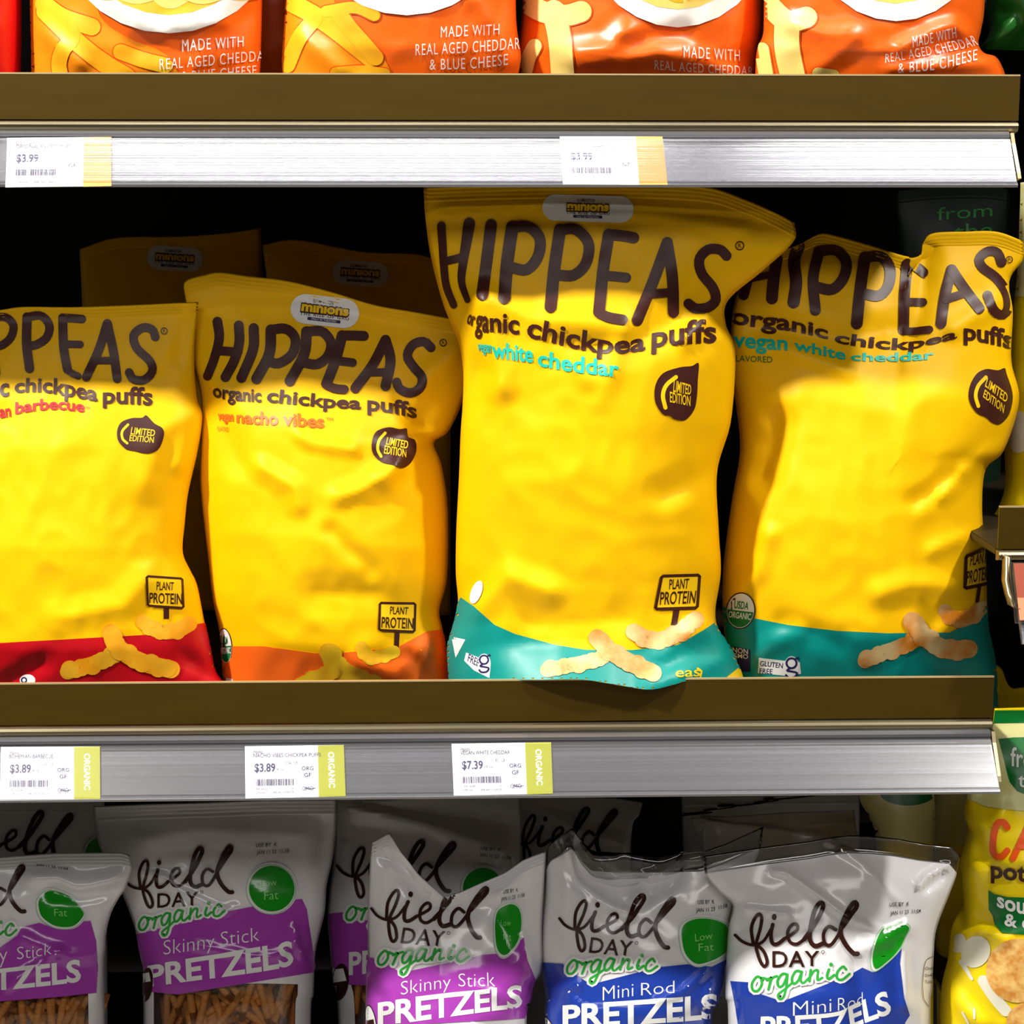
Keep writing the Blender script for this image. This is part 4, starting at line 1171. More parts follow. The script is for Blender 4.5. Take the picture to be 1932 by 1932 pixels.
ORG = [([(424, 1090), (394, 1078), (366, 1118), (372, 1156), (400, 1158), (422, 1122), (420, 1086), (452, 1092)], 15), ([(452, 1098), (476, 1082), (470, 1110), (460, 1152)], 15), ([(468, 1112), (484, 1084), (508, 1074)], 14),
       ([(564, 1064), (538, 1062), (512, 1100), (520, 1136), (546, 1122), (568, 1066)], 15), ([(568, 1066), (562, 1136), (546, 1194), (524, 1206), (516, 1180), (556, 1148), (592, 1116)], 14),
       ([(644, 1048), (616, 1046), (594, 1086), (602, 1118), (628, 1102), (650, 1050)], 15), ([(650, 1050), (644, 1100), (660, 1114), (690, 1086)], 14),
       ([(702, 1040), (694, 1104)], 16), ([(698, 1080), (722, 1044), (744, 1042), (740, 1078), (742, 1098), (768, 1084)], 14), ([(806, 1036), (796, 1072), (806, 1090), (836, 1068)], 16),
       ([(902, 1036), (884, 1020), (854, 1052), (854, 1088), (882, 1094), (922, 1062)], 15)]
FT = [(268, 838), (972, 944), (440, 1018), (960, 650), (492, 733), (480, 1022), (357, 1130), (920, 1065), (818, 1008)]


def fit(src, dst):
    A = np.array([[p[0], p[1], 1] for p in src], float)
    X, *_ = np.linalg.lstsq(A, np.array(dst, float), rcond=None)
    k = math.sqrt(abs(np.linalg.det(X[:2])))

    def W(p):
        v = np.array([p[0], p[1], 1.0]) @ X
        return (float(v[0]), float(v[1]))
    return W, k


def field_logo(b, T, src, dst, organic=True, day=True, logo=True):
    W, k = fit(src, dst)
    a = b.art
    if logo:
        for i, (pts, w) in enumerate(FIELD):
            a.stroke('brand_lettering', [W(p) for p in pts], w * k, M['ink'], T, 4 + i % 3)
        d = W((492, 733))
        a.ellipse('brand_lettering', d, 14 * k, 17 * k, M['ink'], T, 4)
    if day:
        a.text('brand_lettering', 'DAY', [W((482, 1022)), W((752, 1020))], [W((482, 932)), W((752, 930))], M['ink'], T, 4, 0.012, 'H', 1.05)
        c = W((772, 936))
        a.stroke('brand_lettering', [(c[0] + 9 * k * math.cos(t * .7), c[1] + 9 * k * math.sin(t * .7)) for t in range(9)], 3 * k, M['ink'], T, 4, closed=True)
    if organic:
        for i, (pts, w) in enumerate(ORG):
            a.stroke('organic_script', [W(p) for p in pts], (w + 30) * k, M['white'], T, 5)
        for i, (pts, w) in enumerate(ORG):
            a.stroke('organic_script', [W(p) for p in pts], w * k, M['green'], T, 7 + i % 2)
        a.ellipse('organic_script', W((818, 1008)), 11 * k, 12 * k, M['green'], T, 7)


def low_fat(b, T, pts, ring, low, fat):
    a = b.art
    if ring:
        c = np.mean(np.array(pts, float), 0)
        off = [tuple(c + (np.array(p) - c) * 1.09 + np.array((-.035, .03)) * abs(pts[0][0] - c[0])) for p in pts]
        a.poly('low_fat_badge', [tuple(c + (np.array(p) - c) * 1.14) for p in pts], M['grey'], T, 4, smooth=True)
        a.stroke('low_fat_badge', off, 5, M['badge_ring'], T, 5, closed=True)
    a.poly('low_fat_badge', pts, M['badge'], T, 6, smooth=True)
    if low:
        a.text('low_fat_badge', 'Low', low[0], low[1], M['badge_text'], T, 7, -0.008, 'L')
    if fat:
        a.text('low_fat_badge', 'Fat', fat[0], fat[1], M['badge_text'], T, 7, -0.008, 'F')


def use_by(b, T, l1, l2, h, last='11:58'):
    def up(l):
        return [(p[0], p[1] - h) for p in l]
    if l1:
        b.art.text('date_stamp', 'USE BY  K', l1, up(l1), M['black'], T, 4, 0.004, 'U')
    b.art.text('date_stamp', 'JAN 11 23  ' + last, l2, up(l2), M['black'], T, 4, 0.004, 'J')


def pz(label, T, top, left, right, seed, y0, y1, bulge, creases, panel, pm, seal_mat=None, window=None, back=.035, hp=None, seal=.035, wr=1.0, group='pretzel bags on the lowest shelf'):
    xb, yb = left[-1]
    b = Bag('pretzel_bag', label, 'pretzel bag', M['grey'], top, right, left, [left[-1], right[-1]], y0, y1, bulge, back, seed=seed, deck=LDECK, T=T, creases=creases,
            seal_mat=seal_mat, window=window, ny=110, hp=hp or [(0, 0), (.03, 0), (.10, .22), (.25, .6), (.42, .92), (.7, 1.0), (.92, .9), (1, .6)], seal=seal, wrinkle=wr, straight_top=True, group=group)
    if panel:
        b.art.poly('colour_panel', panel, M[pm], T, 1)
    return b


_stick = None


def sticks(b, label, group, x0, x1, y0, y1, n, seed, depth=(.004, .016)):
    """pretzel sticks lying just behind the clear window"""
    global _stick
    rnd = random.Random(seed)
    k = 0
    while k < n:
        x, y = rnd.uniform(x0, x1), rnd.uniform(y0, y1)
        an = rnd.gauss(0, .55) + (0.25 if rnd.random() < .5 else -0.3)
        L = rnd.uniform(120, 190)
        e = [(x + s * .5 * L * math.sin(an), y + s * .5 * L * math.cos(an)) for s in (-1, 1)]
        hit = [b.bvh.ray_cast(CAM, ray(*p))[0] for p in e]
        hm = b.bvh.ray_cast(CAM, ray(x, y))[0]
        k += 1
        if None in hit or hm is None:
            continue
        dd = rnd.uniform(*depth) if k % 5 < 3 else rnd.uniform(depth[1], depth[1] * 1.7)
        p, q = [h + Vector((0, dd, 0)) for h in hit]
        # keep the middle behind the film too
        m = (p + q) / 2
        if m.y < hm.y + .003:
            sh = hm.y + .003 - m.y
            p.y += sh
            q.y += sh
        if _stick is None:
            vs, fs = [], []
            for i in range(9):
                for j in range(8):
                    r = .0029 * (1 + .06 * math.sin(i * 2.1 + j)) * (0.75 if i in (0, 8) else 1)
                    vs.append((r * math.cos(j * math.pi / 4), r * math.sin(j * math.pi / 4), (i / 8 - .5)))
            for i in range(8):
                for j in range(8):
                    fs.append((i * 8 + j, i * 8 + (j + 1) % 8, (i + 1) * 8 + (j + 1) % 8, (i + 1) * 8 + j))
            fs += [tuple(range(8))[::-1], tuple(64 + j for j in range(8))]
            o = put('pretzel_stick', vs, fs, M['stick'])
            _stick = o
        else:
            o = _stick.copy()
            COL.objects.link(o)
        d = q - p
        o.location = (p + q) / 2
        o.rotation_euler = d.to_track_quat('Z', 'Y').to_euler()
        o.scale = (1, 1, d.length)
        tag(o, label, 'pretzel', group)


def S(px0, px1, pts, T):
    return T(pts)


# leftmost purple bag
b = pz('purple-panelled pretzel bag at the left edge, in front of the others there', L1, [(-760, 500), (0, 490), (400, 460), (880, 455), (945, 478)],
       [(-760, 500), (-760, 1200), (-760, 1700), (-760, 3280)], [(945, 478), (962, 590), (905, 740), (880, 770), (810, 900), (772, 1060), (768, 1150), (755, 1300), (762, 1700), (770, 3280)],
       41, .125, .118, .036, [(L1([(240, 640), (420, 640), (560, 720), (900, 650)]), 6, 26), (L1([(400, 740), (580, 770), (880, 730)]), -5, 24), (L1([(170, 1080), (500, 1220), (650, 1200)]), 3, 20), (L1([(50, 1440), (200, 1330), (430, 1180)]), 3, 14), (L1([(730, 1000), (720, 1500)]), 4, 16)],
       [(-780, 1230), (0, 1150), (130, 1060), (160, 1000), (290, 970), (400, 1010), (600, 960), (660, 955), (700, 1100), (712, 1300), (702, 1480), (400, 1512), (0, 1542), (-780, 1600)], 'purple', window=(.06, .915, .37, .95))
FS2 = [(940, 685), (1705, 755), (1090, 840), (1680, 425), (1138, 512), (1145, 835), (1005, 1010), (1635, 890), (1522, 812)]
field_logo(b, L1, FT, [(p[0] - 1515, p[1] + 140) for p in FS2])
low_fat(b, L1, [(290, 800), (350, 738), (430, 745), (520, 790), (598, 880), (608, 915), (560, 975), (500, 1000), (400, 990), (312, 930), (285, 860)], True, None, ([(395, 920), (490, 922)], [(395, 868), (490, 866)]))
use_by(b, L1, None, [(265, 555), (380, 570), (495, 586)], 16)
for s, bb, tt in (('Skinny', [(-320, 1300), (-100, 1278), (55, 1250)], [(-320, 1190), (-100, 1168), (55, 1140)]), ('Stick', [(125, 1238), (260, 1220), (380, 1198)], [(125, 1145), (260, 1130), (380, 1110)])):
    b.art.text('product_lettering', s, bb, tt, M['white'], L1, 4, -0.013)
b.art.text('product_lettering', 'PRETZELS', [(-410, 1485), (-20, 1455), (200, 1437), (400, 1416), (590, 1392)], [(-410, 1350), (-20, 1312), (200, 1290), (400, 1266), (585, 1238)], M['white'], L1, 4, 0.03, 'H')
b.art.text('side_lettering', 'Total', [(775, 975), (850, 860)], [(835, 990), (880, 880)], M['ink'], L1, 4, 0, 'T')
b.done()
sticks(b, 'thin brown pretzel stick behind the window of the purple bag at the left edge', 'pretzel sticks in the leftmost bag', -60, 165, 1870, 2010, 60, 1)

# second purple bag
b = pz('tall purple-panelled pretzel bag standing upright, second from the left at the bottom', L1, [(680, 120), (1080, 102), (1500, 90), (1930, 72), (2455, 70)],
       [(680, 120), (690, 260), (735, 440), (890, 760), (980, 1000), (1010, 1150), (1042, 1280), (1042, 1450), (1045, 1708), (1050, 3290)],
       [(2455, 70), (2450, 300), (2426, 500), (2382, 700), (2366, 900), (2306, 1150), (2292, 1300), (2286, 1500), (2266, 1708), (2270, 3290)],
       42, .160, .150, .040, [(L1([(1060, 360), (1400, 290), (2200, 330)]), 3, 40), (L1([(1020, 600), (1200, 640), (1280, 720), (1640, 890)]), 2.5, 10), (L1([(1400, 1130), (1900, 1230), (2060, 1190), (2140, 1100)]), 3, 12), (L1([(2140, 1000), (2160, 1120), (2210, 1220)]), 4, 9), (L1([(1310, 800), (1340, 880)]), 3, 9), (L1([(1640, 890), (1720, 850)]), 3, 9), (L1([(2380, 260), (2340, 500)]), -4, 24)],
       [(1000, 1050), (1300, 980), (1640, 890), (1850, 850), (2150, 800), (2200, 795), (2236, 870), (2295, 1280), (2285, 1330), (1846, 1402), (1600, 1442), (1300, 1492), (1100, 1472), (1046, 1290), (1012, 1150)], 'purple', window=(.06, .90, .425, .95))
field_logo(b, L1, FT, FS2)
low_fat(b, L1, [(1981 + 165 * math.cos(t * .52), 720 + 166 * math.sin(t * .52)) for t in range(12)], True, ([(1906, 712), (2016, 696)], [(1906, 662), (2016, 646)]), ([(1926, 802), (2028, 796)], [(1926, 742), (2028, 732)]))
use_by(b, L1, [(1866, 418), (2021, 412)], [(1871, 472), (2106, 457)], 26)
for s, bb, tt in (('Skinny', [(1195, 1203), (1400, 1175), (1565, 1150)], [(1195, 1098), (1400, 1070), (1565, 1046)]), ('Stick', [(1610, 1140), (1750, 1122), (1890, 1100)], [(1610, 1035), (1750, 1018), (1885, 998)])):
    b.art.text('product_lettering', s, bb, tt, M['white'], L1, 4, -0.013)
b.art.text('product_lettering', 'PRETZELS', [(1085, 1432), (1300, 1400), (1700, 1348), (2000, 1302), (2140, 1268)], [(1078, 1290), (1300, 1248), (1700, 1184), (2000, 1132), (2132, 1106)], M['white'], L1, 4, 0.03, 'H')
b.art.ellipse('organic_seal', (1072, 1420), 46, 125, M['ink'], L1, 5, .12)
b.art.poly('organic_seal', [(1046, 1340), (1092, 1330), (1104, 1395), (1050, 1405)], M['white'], L1, 6)
b.done()
sticks(b, 'thin brown pretzel stick behind the window of the tall upright purple bag', 'pretzel sticks in the tall bag', 285, 570, 1835, 2010, 99, 2)

# purple bag set back between the second and the front one
b = pz('purple-panelled pretzel bag mostly hidden behind the dented purple bag', L2, [(900, 66), (1200, 60), (1700, 50), (2245, 40)],
       [(900, 66), (902, 300), (880, 560), (850, 800), (842, 950), (860, 1200), (882, 1400), (920, 1708), (925, 3280)], [(2245, 40), (2250, 500), (2240, 900), (2230, 1708), (2230, 3280)],
       43, .215, .205, .036, [(L2([(940, 120), (1500, 230), (2200, 480)]), 6, 30), (L2([(1100, 60), (1700, 170), (2240, 250)]), -5, 26), (L2([(960, 420), (900, 620)]), 4, 20)],
       [(848, 905), (970, 890), (1000, 960), (1140, 950), (2230, 800), (2230, 1300), (1120, 1425), (1000, 1420), (885, 1290)], 'purple', window=(.10, .88, .42, .95))
field_logo(b, L2, [(268, 838), (972, 944), (440, 1018), (960, 650), (357, 1130)], [(910, 560), (1725, 740), (1090, 768), (1765, 390), (975, 920)], day=True)
low_fat(b, L3, [(1010 + 165 * math.cos(t * .52), 815 + 172 * math.sin(t * .52)) for t in range(12)], True, None, None)
use_by(b, L3, [(990, 490), (1160, 508)], [(985, 545), (1240, 574)], 26)
b.art.text('product_lettering', 'PRETZELS', [(1000, 1345), (1800, 1270)], [(1000, 1190), (1800, 1110)], M['white'], L2, 4, 0.03, 'H')
b.art.ellipse('organic_seal', (935, 1400), 64, 135, M['ink'], L2, 5, .12)
b.art.poly('organic_seal', [(885, 1310), (960, 1300), (985, 1390), (890, 1405)], M['white'], L2, 6)
b.done()
sticks(b, 'thin brown pretzel stick behind the window of the bag behind the dented one', 'pretzel sticks in the hidden bag', 640, 700, 1860, 2010, 24, 3)

# dented purple bag in front
b = pz('lit purple-panelled pretzel bag with a V-shaped dent in its top', L3, [(95, 435), (235, 356), (330, 510), (480, 700), (690, 888), (850, 832), (1200, 682), (1340, 582), (1530, 508)],
       [(95, 435), (72, 700), (60, 1000), (60, 1400), (48, 1600), (40, 1932), (30, 3620)], [(1530, 508), (1512, 800), (1496, 1100), (1496, 1480), (1430, 1600), (1400, 1750), (1370, 1932), (1390, 3620)],
       44, .072, .070, .042, [(L3([(235, 360), (480, 720), (690, 900)]), 5, 16), (L3([(110, 500), (340, 650), (600, 870)]), -4, 22), (L3([(250, 640), (420, 720), (560, 860)]), 4, 12), (L3([(690, 890), (1000, 1000), (1350, 1240)]), -3, 40), (L3([(1530, 520), (1340, 700), (1150, 860)]), 5, 30), (L3([(1100, 960), (1230, 1350)]), -3, 24), (L3([(1340, 1220), (1440, 1550)]), 4, 16), (L3([(100, 1600), (160, 1700)]), -5, 18), (L3([(980, 1640), (1240, 1730), (1400, 1640)]), 3, 16)],
       [(58, 1380), (130, 1392), (380, 1530), (420, 1490), (900, 1390), (1000, 1362), (1140, 1350), (1300, 1262), (1345, 1218), (1375, 1400), (1440, 1560), (1420, 1700), (1352, 1882), (1200, 1895), (800, 1915), (400, 1938), (48, 1945), (50, 1700)], 'purple', window=(.06, .93, .475, .95))
field_logo(b, L3, FT, [(100, 960), (1010, 1240), (270, 1262), (1030, 812), (415, 868), (330, 1275), (140, 1400), (885, 1372), (762, 1255)])
low_fat(b, L3, [(1115, 1050), (1150, 980), (1240, 942), (1308, 985), (1325, 1100), (1302, 1240), (1230, 1338), (1170, 1362), (1122, 1300), (1107, 1150)], True, ([(1160, 1122), (1242, 1118)], [(1160, 1070), (1242, 1066)]), ([(1180, 1245), (1242, 1245)], [(1178, 1185), (1242, 1182)]))
use_by(b, L3, [(1180, 856), (1300, 836)], [(1160, 916), (1352, 880)], 30)
for s, bb, tt in (('Skinny', [(335, 1692), (560, 1655), (745, 1630)], [(335, 1580), (560, 1545), (745, 1525)]), ('Stick', [(808, 1622), (950, 1625), (1110, 1622)], [(808, 1515), (950, 1510), (1105, 1500)])):
    b.art.text('product_lettering', s, bb, tt, M['white'], L3, 4, -0.013)
b.art.text('product_lettering', 'PRETZELS', [(148, 1928), (400, 1908), (700, 1868), (1000, 1828), (1330, 1785)], [(148, 1765), (400, 1722), (700, 1685), (1000, 1655), (1330, 1612)], M['white'], L3, 4, 0.03, 'H')
b.art.ellipse('organic_seal', (92, 1905), 42, 135, M['ink'], L3, 5, -.18)
b.art.ellipse('organic_seal', (92, 1905), 36, 125, M['white'], L3, 6, -.18)
b.art.poly('organic_seal', [(60, 1900), (115, 1890), (130, 2010), (70, 2020)], M['ink'], L3, 7)
b.done()
sticks(b, 'thin brown pretzel stick behind the window of the dented purple bag', 'pretzel sticks in the dented bag', 880, 990, 1925, 2000, 14, 4)

# blue bag with folded top
b = pz('blue-panelled pretzel bag with a folded-in top, left of the other blue one', L4, [(200, 440), (232, 375), (310, 330), (388, 275), (450, 370), (530, 445), (700, 458), (1000, 458), (1340, 450), (1500, 395), (1780, 268)],
       [(200, 440), (194, 600), (184, 800), (165, 1000), (160, 1200), (175, 1350), (200, 1560), (186, 1708), (190, 3300)], [(1780, 268), (1740, 500), (1620, 700), (1545, 900), (1525, 1100), (1510, 1300), (1490, 1450), (1440, 1580), (1400, 1708), (1420, 3300)],
       45, .080, .076, .044, [(L4([(310, 335), (420, 650), (600, 800), (800, 900)]), 5, 14), (L4([(560, 560), (720, 640), (860, 640), (1000, 560)]), -22, 62), (L4([(860, 780), (900, 640), (1100, 540), (1330, 490)]), 8, 18), (L4([(860, 780), (830, 700)]), 4, 14), (L4([(1500, 1250), (1380, 1480), (1340, 1640)]), 4, 12), (L4([(1380, 1300), (1180, 1480), (1000, 1540)]), 3, 12), (L4([(240, 1480), (420, 1420)]), 3, 16), (L4([(700, 550), (760, 470)]), 4, 10)],
       [(162, 1258), (320, 1268), (340, 1300), (520, 1420), (1010, 1292), (1080, 1286), (1220, 1272), (1400, 1290), (1510, 1235), (1515, 1400), (1442, 1640), (1395, 1790), (186, 1790), (178, 1400)], 'blue', seal_mat=M['filmtop'], seal=.05)
field_logo(b, L4, FT, [(280, 930), (1090, 1170), (455, 1182), (1115, 800), (587, 835), (512, 1187), (345, 1310), (995, 1280), (890, 1185)])
low_fat(b, L4, [(1190, 1000), (1260, 948), (1380, 940), (1500, 985), (1520, 1090), (1500, 1180), (1400, 1245), (1290, 1268), (1212, 1200), (1185, 1100)], True, ([(1280, 1106), (1405, 1082)], [(1275, 1050), (1405, 1035)]), ([(1305, 1176), (1415, 1170)], [(1302, 1120), (1412, 1115)]))
use_by(b, L4, [(1300, 834), (1420, 828)], [(1286, 892), (1400, 884), (1512, 855)], 28)
for s, bb, tt in (('Mini', [(608, 1538), (720, 1520), (830, 1505)], [(608, 1436), (720, 1420), (830, 1408)]), ('Rod', [(886, 1500), (1000, 1492), (1128, 1484)], [(886, 1408), (1000, 1400), (1128, 1390)])):
    b.art.text('product_lettering', s, bb, tt, M['white'], L4, 4, -0.013)
b.art.text('product_lettering', 'PRETZELS', [(318, 1730), (560, 1722), (900, 1700), (1200, 1680), (1440, 1655)], [(318, 1578), (560, 1560), (900, 1537), (1200, 1515), (1440, 1490)], M['white'], L4, 4, 0.03, 'H')
b.art.ellipse('organic_seal', (215, 1720), 30, 80, M['ink'], L4, 5, -.5)
b.art.ellipse('organic_seal', (215, 1720), 24, 72, M['white'], L4, 6, -.5)
b.done()

# blue bag with clear top flap
b = pz('blue-panelled pretzel bag with a clear crinkled top flap, the brightest in the bottom row', L5, [(82, 383), (430, 330), (700, 296), (810, 275), (930, 262), (1050, 266), (1200, 282), (1350, 310), (1525, 330), (1567, 384)],
       [(82, 383), (95, 490), (170, 585), (255, 670), (228, 800), (215, 1000), (210, 1200), (226, 1351), (226, 2580)], [(1567, 384), (1540, 500), (1498, 615), (1428, 800), (1412, 950), (1402, 1150), (1392, 1351), (1400, 2580)],
       46, .060, .062, .046, [(L5([(500, 468), (560, 480), (760, 620), (900, 730), (1080, 800)]), 5, 10), (L5([(255, 672), (400, 700), (560, 720)]), 4, 12), (L5([(810, 300), (1000, 430), (1120, 560), (1220, 650)]), 2.5, 12), (L5([(1330, 560), (1370, 500), (1520, 430)]), 5, 10), (L5([(1360, 580), (1440, 520), (1470, 470)]), -4, 10), (L5([(950, 960), (1000, 1200), (990, 1351)]), -7, 34), (L5([(960, 940), (1260, 790)]), 5, 26), (L5([(1230, 900), (1250, 1250)]), 4, 14), (L5([(1480, 640), (1400, 900)]), -4, 20), (L5([(180, 590), (300, 800)]), -4, 24)],
       [(240, 1103), (345, 1110), (360, 1160), (540, 1220), (720, 1150), (920, 1070), (1000, 1025), (1060, 1052), (1150, 992), (1226, 908), (1216, 1000), (1240, 1200), (1272, 1300), (1244, 1345), (1250, 1460), (300, 1460), (268, 1250)], 'blue', seal_mat=M['filmtop'], seal=.045)
field_logo(b, L5, FT, FT)
low_fat(b, L5, [(1265, 792), (1200, 773), (1120, 800), (1080, 870), (1058, 950), (1062, 1010), (1085, 1030), (1150, 982), (1210, 920), (1242, 850)], True, None, None)
use_by(b, L5, [(1155, 673), (1270, 668)], [(1160, 723), (1335, 708)], 22, '11:04')
for s, bb, tt in (('Mini', [(600, 1304), (690, 1296), (820, 1278)], [(600, 1224), (690, 1214), (820, 1200)]), ('Rod', [(858, 1274), (930, 1264), (1000, 1235)], [(858, 1200), (930, 1190), (1000, 1165)])):
    b.art.text('product_lettering', s, bb, tt, M['white'], L5, 4, -0.013)
b.art.text('product_lettering', 'PRETZELS', [(412, 1430), (650, 1420), (850, 1396), (1000, 1345), (1168, 1282)], [(415, 1312), (650, 1304), (850, 1285), (960, 1235), (1140, 1160)], M['white'], L5, 4, 0.03, 'H')
for k, s in enumerate(('Chol', 'Sodi', 'Total')):
    b.art.text('side_lettering', s, [(1358, 1040 + 38 * k), (1402, 1036 + 38 * k)], [(1358, 1022 + 38 * k), (1402, 1018 + 38 * k)], M['ink'], L5, 4, 0, 'T')
b.art.stroke('side_lettering', [(1404, 960), (1362, 990), (1345, 1100), (1350, 1200), (1380, 1250)], 3, M['ink'], L5, 4)
b.done()

# pretzel bags deep in the shadow
b = pz('shadowed pretzel bag behind the one at the left edge, script word showing', L1, [(-700, 60), (0, 60), (760, 62)], [(-700, 60), (-700, 1700), (-700, 3100)], [(760, 62), (780, 900), (790, 3100)], 47, .25, .24, .03, [], None, None)
field_logo(b, L1, [(960, 650), (770, 655), (552, 858)], [(518, 182), (306, 166), (20, 395)], organic=False)
low_fat(b, L1, [(770 + 150 * math.cos(t * .52), 480 + 150 * math.sin(t * .52)) for t in range(12)], True, None, None)
b.done()
b = pz('dark pretzel bag in the gap behind the dented and folded bags', L4, [(-40, 40), (300, 44), (700, 60), (900, 92)], [(-40, 40), (-30, 900), (-30, 3100)], [(900, 92), (870, 190), (820, 300), (810, 900), (810, 3100)], 48, .30, .29, .03, [(L4([(60, 100), (400, 300), (800, 420)]), 8, 30)], None, None)
field_logo(b, L4, [(960, 650), (770, 655), (552, 858)], [(700, 150), (500, 140), (220, 370)], organic=False, day=False)
b.done()
b = pz('dark pretzel bag behind the clear-flapped one', L4, [(1250, 206), (1500, 196), (1932, 165), (2440, 150)], [(1250, 206), (1290, 320), (1330, 420), (1340, 3100)], [(2440, 150), (2500, 800), (2500, 3100)], 49, .24, .23, .03, [(L4([(1300, 240), (1900, 250)]), 4, 24)], None, None)
b.done()
b = pz('darkest pretzel bag at the back, barely visible above the clear-flapped one', L4, [(1180, 20), (1700, 10), (2480, 0)], [(1180, 20), (1200, 900), (1200, 3000)], [(2480, 0), (2480, 900), (2480, 3000)], 50, .37, .37, .03, [], None, None)
field_logo(b, L4, [(960, 650), (770, 655), (552, 858)], [(1800, 60), (1480, 110), (1380, 150)], organic=False, day=False)
b.done()

# ------------------------------------------------------------------ the neighbouring bay
ND = 0.86
b = Bag('snack_bag', 'big yellow potato puff bag with green label at the lower right edge', 'snack bag', M['potato'], T=L6,
        top=[(500, 245), (657, 240), (1000, 232), (1500, 238)],
        left=[(500, 245), (480, 400), (425, 560), (372, 660), (342, 820), (366, 900), (350, 1000), (332, 1120), (345, 1300), (335, 1400), (286, 1460), (268, 1600), (242, 1700), (228, 1800), (220, 1932), (214, 2260)],
        right=[(1500, 238), (1540, 900), (1600, 1600), (1620, 2260)], bottom=[(214, 2260), (900, 2268), (1620, 2260)],
        y_top=.075, y_bot=.075, bulge=.05, back=.04, deck=ND, seed=61, seal=.03,
        creases=[(L6([(340, 820), (460, 900), (540, 800)]), 6, 26), (L6([(360, 920), (470, 1080), (500, 1120)]), -5, 30), (L6([(335, 1130), (480, 1100), (657, 1060)]), 5, 26), (L6([(345, 1310), (470, 1380)]), -6, 26), (L6([(450, 1430), (560, 1480)]), 4, 20), (L6([(240, 1720), (330, 1850), (420, 1930)]), 6, 26), (L6([(420, 700), (520, 640)]), -6, 30)])
a = b.art
a.poly('cream_band', [(400, 320), (1640, 320), (1640, 740), (657, 792), (540, 782), (450, 770), (340, 720), (380, 560)], M['cream'], L6, 1)
a.poly('cream_band', [(480, 255), (1600, 250), (1600, 322), (480, 325)], M['leaf'], L6, 2)
a.poly('green_badge', [(520, 408), (600, 400), (1000, 396), (1000, 720), (660, 704), (620, 688), (582, 640), (565, 580)], M['leaf'], L6, 3)
for s, bb, tt in (('from', [(586, 552), (780, 585)], [(586, 452), (780, 480)]), ('the', [(626, 662), (770, 680)], [(626, 590), (770, 605)])):
    a.text('green_badge', s, bb, tt, M['white'], L6, 5, 0.01)
a.stroke('brand_lettering', [(568, 880), (545, 852), (515, 860), (496, 920), (492, 1000), (512, 1036), (545, 1034), (568, 1006)], 36, M['ca'], L6, 3)
a.stroke('brand_lettering', [(690, 850), (640, 960), (600, 1046)], 36, M['ca'], L6, 3)
a.stroke('brand_lettering', [(690, 850), (730, 960), (760, 1050)], 36, M['ca'], L6, 4)
a.stroke('brand_lettering', [(636, 985), (740, 985)], 28, M['ca'], L6, 5)
a.text('product_lettering', 'potato', [(480, 1146), (650, 1166), (850, 1180)], [(480, 1060), (650, 1078), (850, 1094)], M['brown'], L6, 3, 0.028)
a.poly('flavour_label', [(468, 1215), (500, 1236), (570, 1252), (900, 1262), (900, 1440), (657, 1452), (540, 1445), (502, 1400), (490, 1350), (470, 1320)], M['leaf'], L6, 3)
a.text('flavour_label', 'sour', [(514, 1300), (600, 1330), (720, 1350)], [(514, 1225), (600, 1248), (720, 1266)], M['white'], L6, 5, 0.026)
a.text('flavour_label', '& cream', [(553, 1404), (657, 1420), (900, 1430)], [(553, 1340), (657, 1352), (900, 1360)], M['white'], L6, 5, 0.026)
a.ellipse('puff_picture', (400, 1545), 75, 88, M['offwhite'], L6, 2, .5)
a.ellipse('puff_picture', (310, 1500), 38, 52, M['offwhite'], L6, 2, .3)
a.stroke('puff_picture', [(325, 1600), (350, 1640), (380, 1690)], 30, M['offwhite'], L6, 2, w1=16)
a.stroke('puff_picture', [(440, 1700), (500, 1790), (560, 1860)], 60, M['offwhite'], L6, 2)
a.ellipse('puff_picture', (625, 1645), 170, 172, M['ball'], L6, 4)
a.ellipse('puff_picture', (690, 1925), 128, 115, M['ball'], L6, 3)
for p in ([(330, 1870), (360, 1925)], [(390, 1855), (392, 1900)]):
    a.stroke('puff_picture', p, 12, M['offwhite'], L6, 2)
b.done()
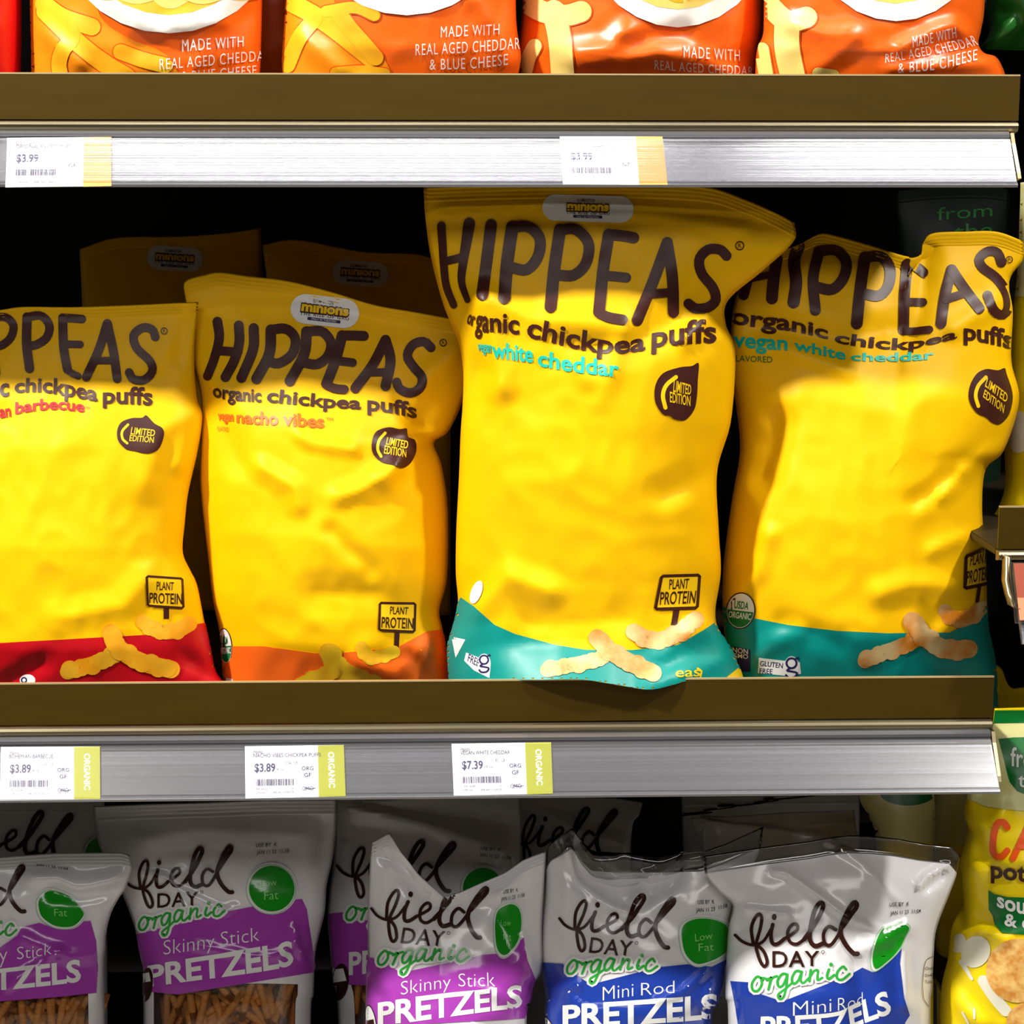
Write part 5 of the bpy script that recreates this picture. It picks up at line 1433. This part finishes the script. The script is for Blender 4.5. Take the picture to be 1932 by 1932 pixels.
b = Bag('snack_bag', 'yellow bag standing behind the big potato puff bag, its top poking over the shelf end', 'snack bag', M['potato'],
        [(1872, 1250), (1890, 1262), (1906, 1296), (1940, 1296), (2070, 1290)], [(2070, 1290), (2070, 1700), (2070, 2010)],
        [(1872, 1250), (1850, 1330), (1792, 1450), (1764, 1510), (1764, 1600), (1767, 1800), (1768, 2010)], [(1768, 2010), (1900, 2012), (2070, 2010)], .20, .20, .03, .03, seed=62, nx=40, ny=60, deck=ND)
b.art.poly('cream_band', [(1740, 1470), (1790, 1440), (1850, 1420), (1850, 1600), (1740, 1585)], M['cream'], PX, 1)
b.done()
b = Bag('snack_bag', 'shadowed cream and yellow bag below the middle rail, left of the big potato puff bag', 'snack bag', M['potato'],
        [(1612, 1470), (1700, 1466), (1762, 1470)], [(1762, 1470), (1762, 1700), (1760, 2010)], [(1612, 1470), (1624, 1512), (1645, 1550), (1655, 1620), (1655, 2010)], [(1655, 2010), (1700, 2012), (1760, 2010)],
        .16, .16, .025, .02, seed=63, nx=36, ny=60, deck=LDECK)
b.art.poly('cream_band', [(1600, 1460), (1770, 1460), (1770, 1590), (1640, 1585)], M['cream'], PX, 1)
b.art.ellipse('green_badge', (1712, 1496), 52, 24, M['leaf'], PX, 3)
b.done()
b = Bag('snack_bag', 'yellow bag standing behind the neighbouring shelf lip at the right edge', 'snack bag', M['potato'],
        [(1925, 345), (2050, 340), (2260, 346)], [(2260, 346), (2260, 700), (2260, 1044)],
        [(1925, 345), (1922, 500), (1908, 640), (1901, 800), (1903, 900), (1894, 945), (1876, 985), (1857, 1000), (1862, 1012), (1880, 1020), (1884, 1046)], [(1884, 1046), (2050, 1050), (2260, 1044)],
        .135, .135, .045, .03, seed=64, deck=1.230)
b.art.ellipse('puff_picture', (1922, 815), 22, 40, M['offwhite'], PX, 1)
b.art.poly('cream_band', [(1910, 330), (2280, 330), (2280, 560), (1905, 560)], M['cream'], PX, 1)
b.art.stroke('puff_picture', [(1856, 1004), (1870, 1006), (1890, 1008)], 14, M['offwhite'], PX, 2)
b.done()
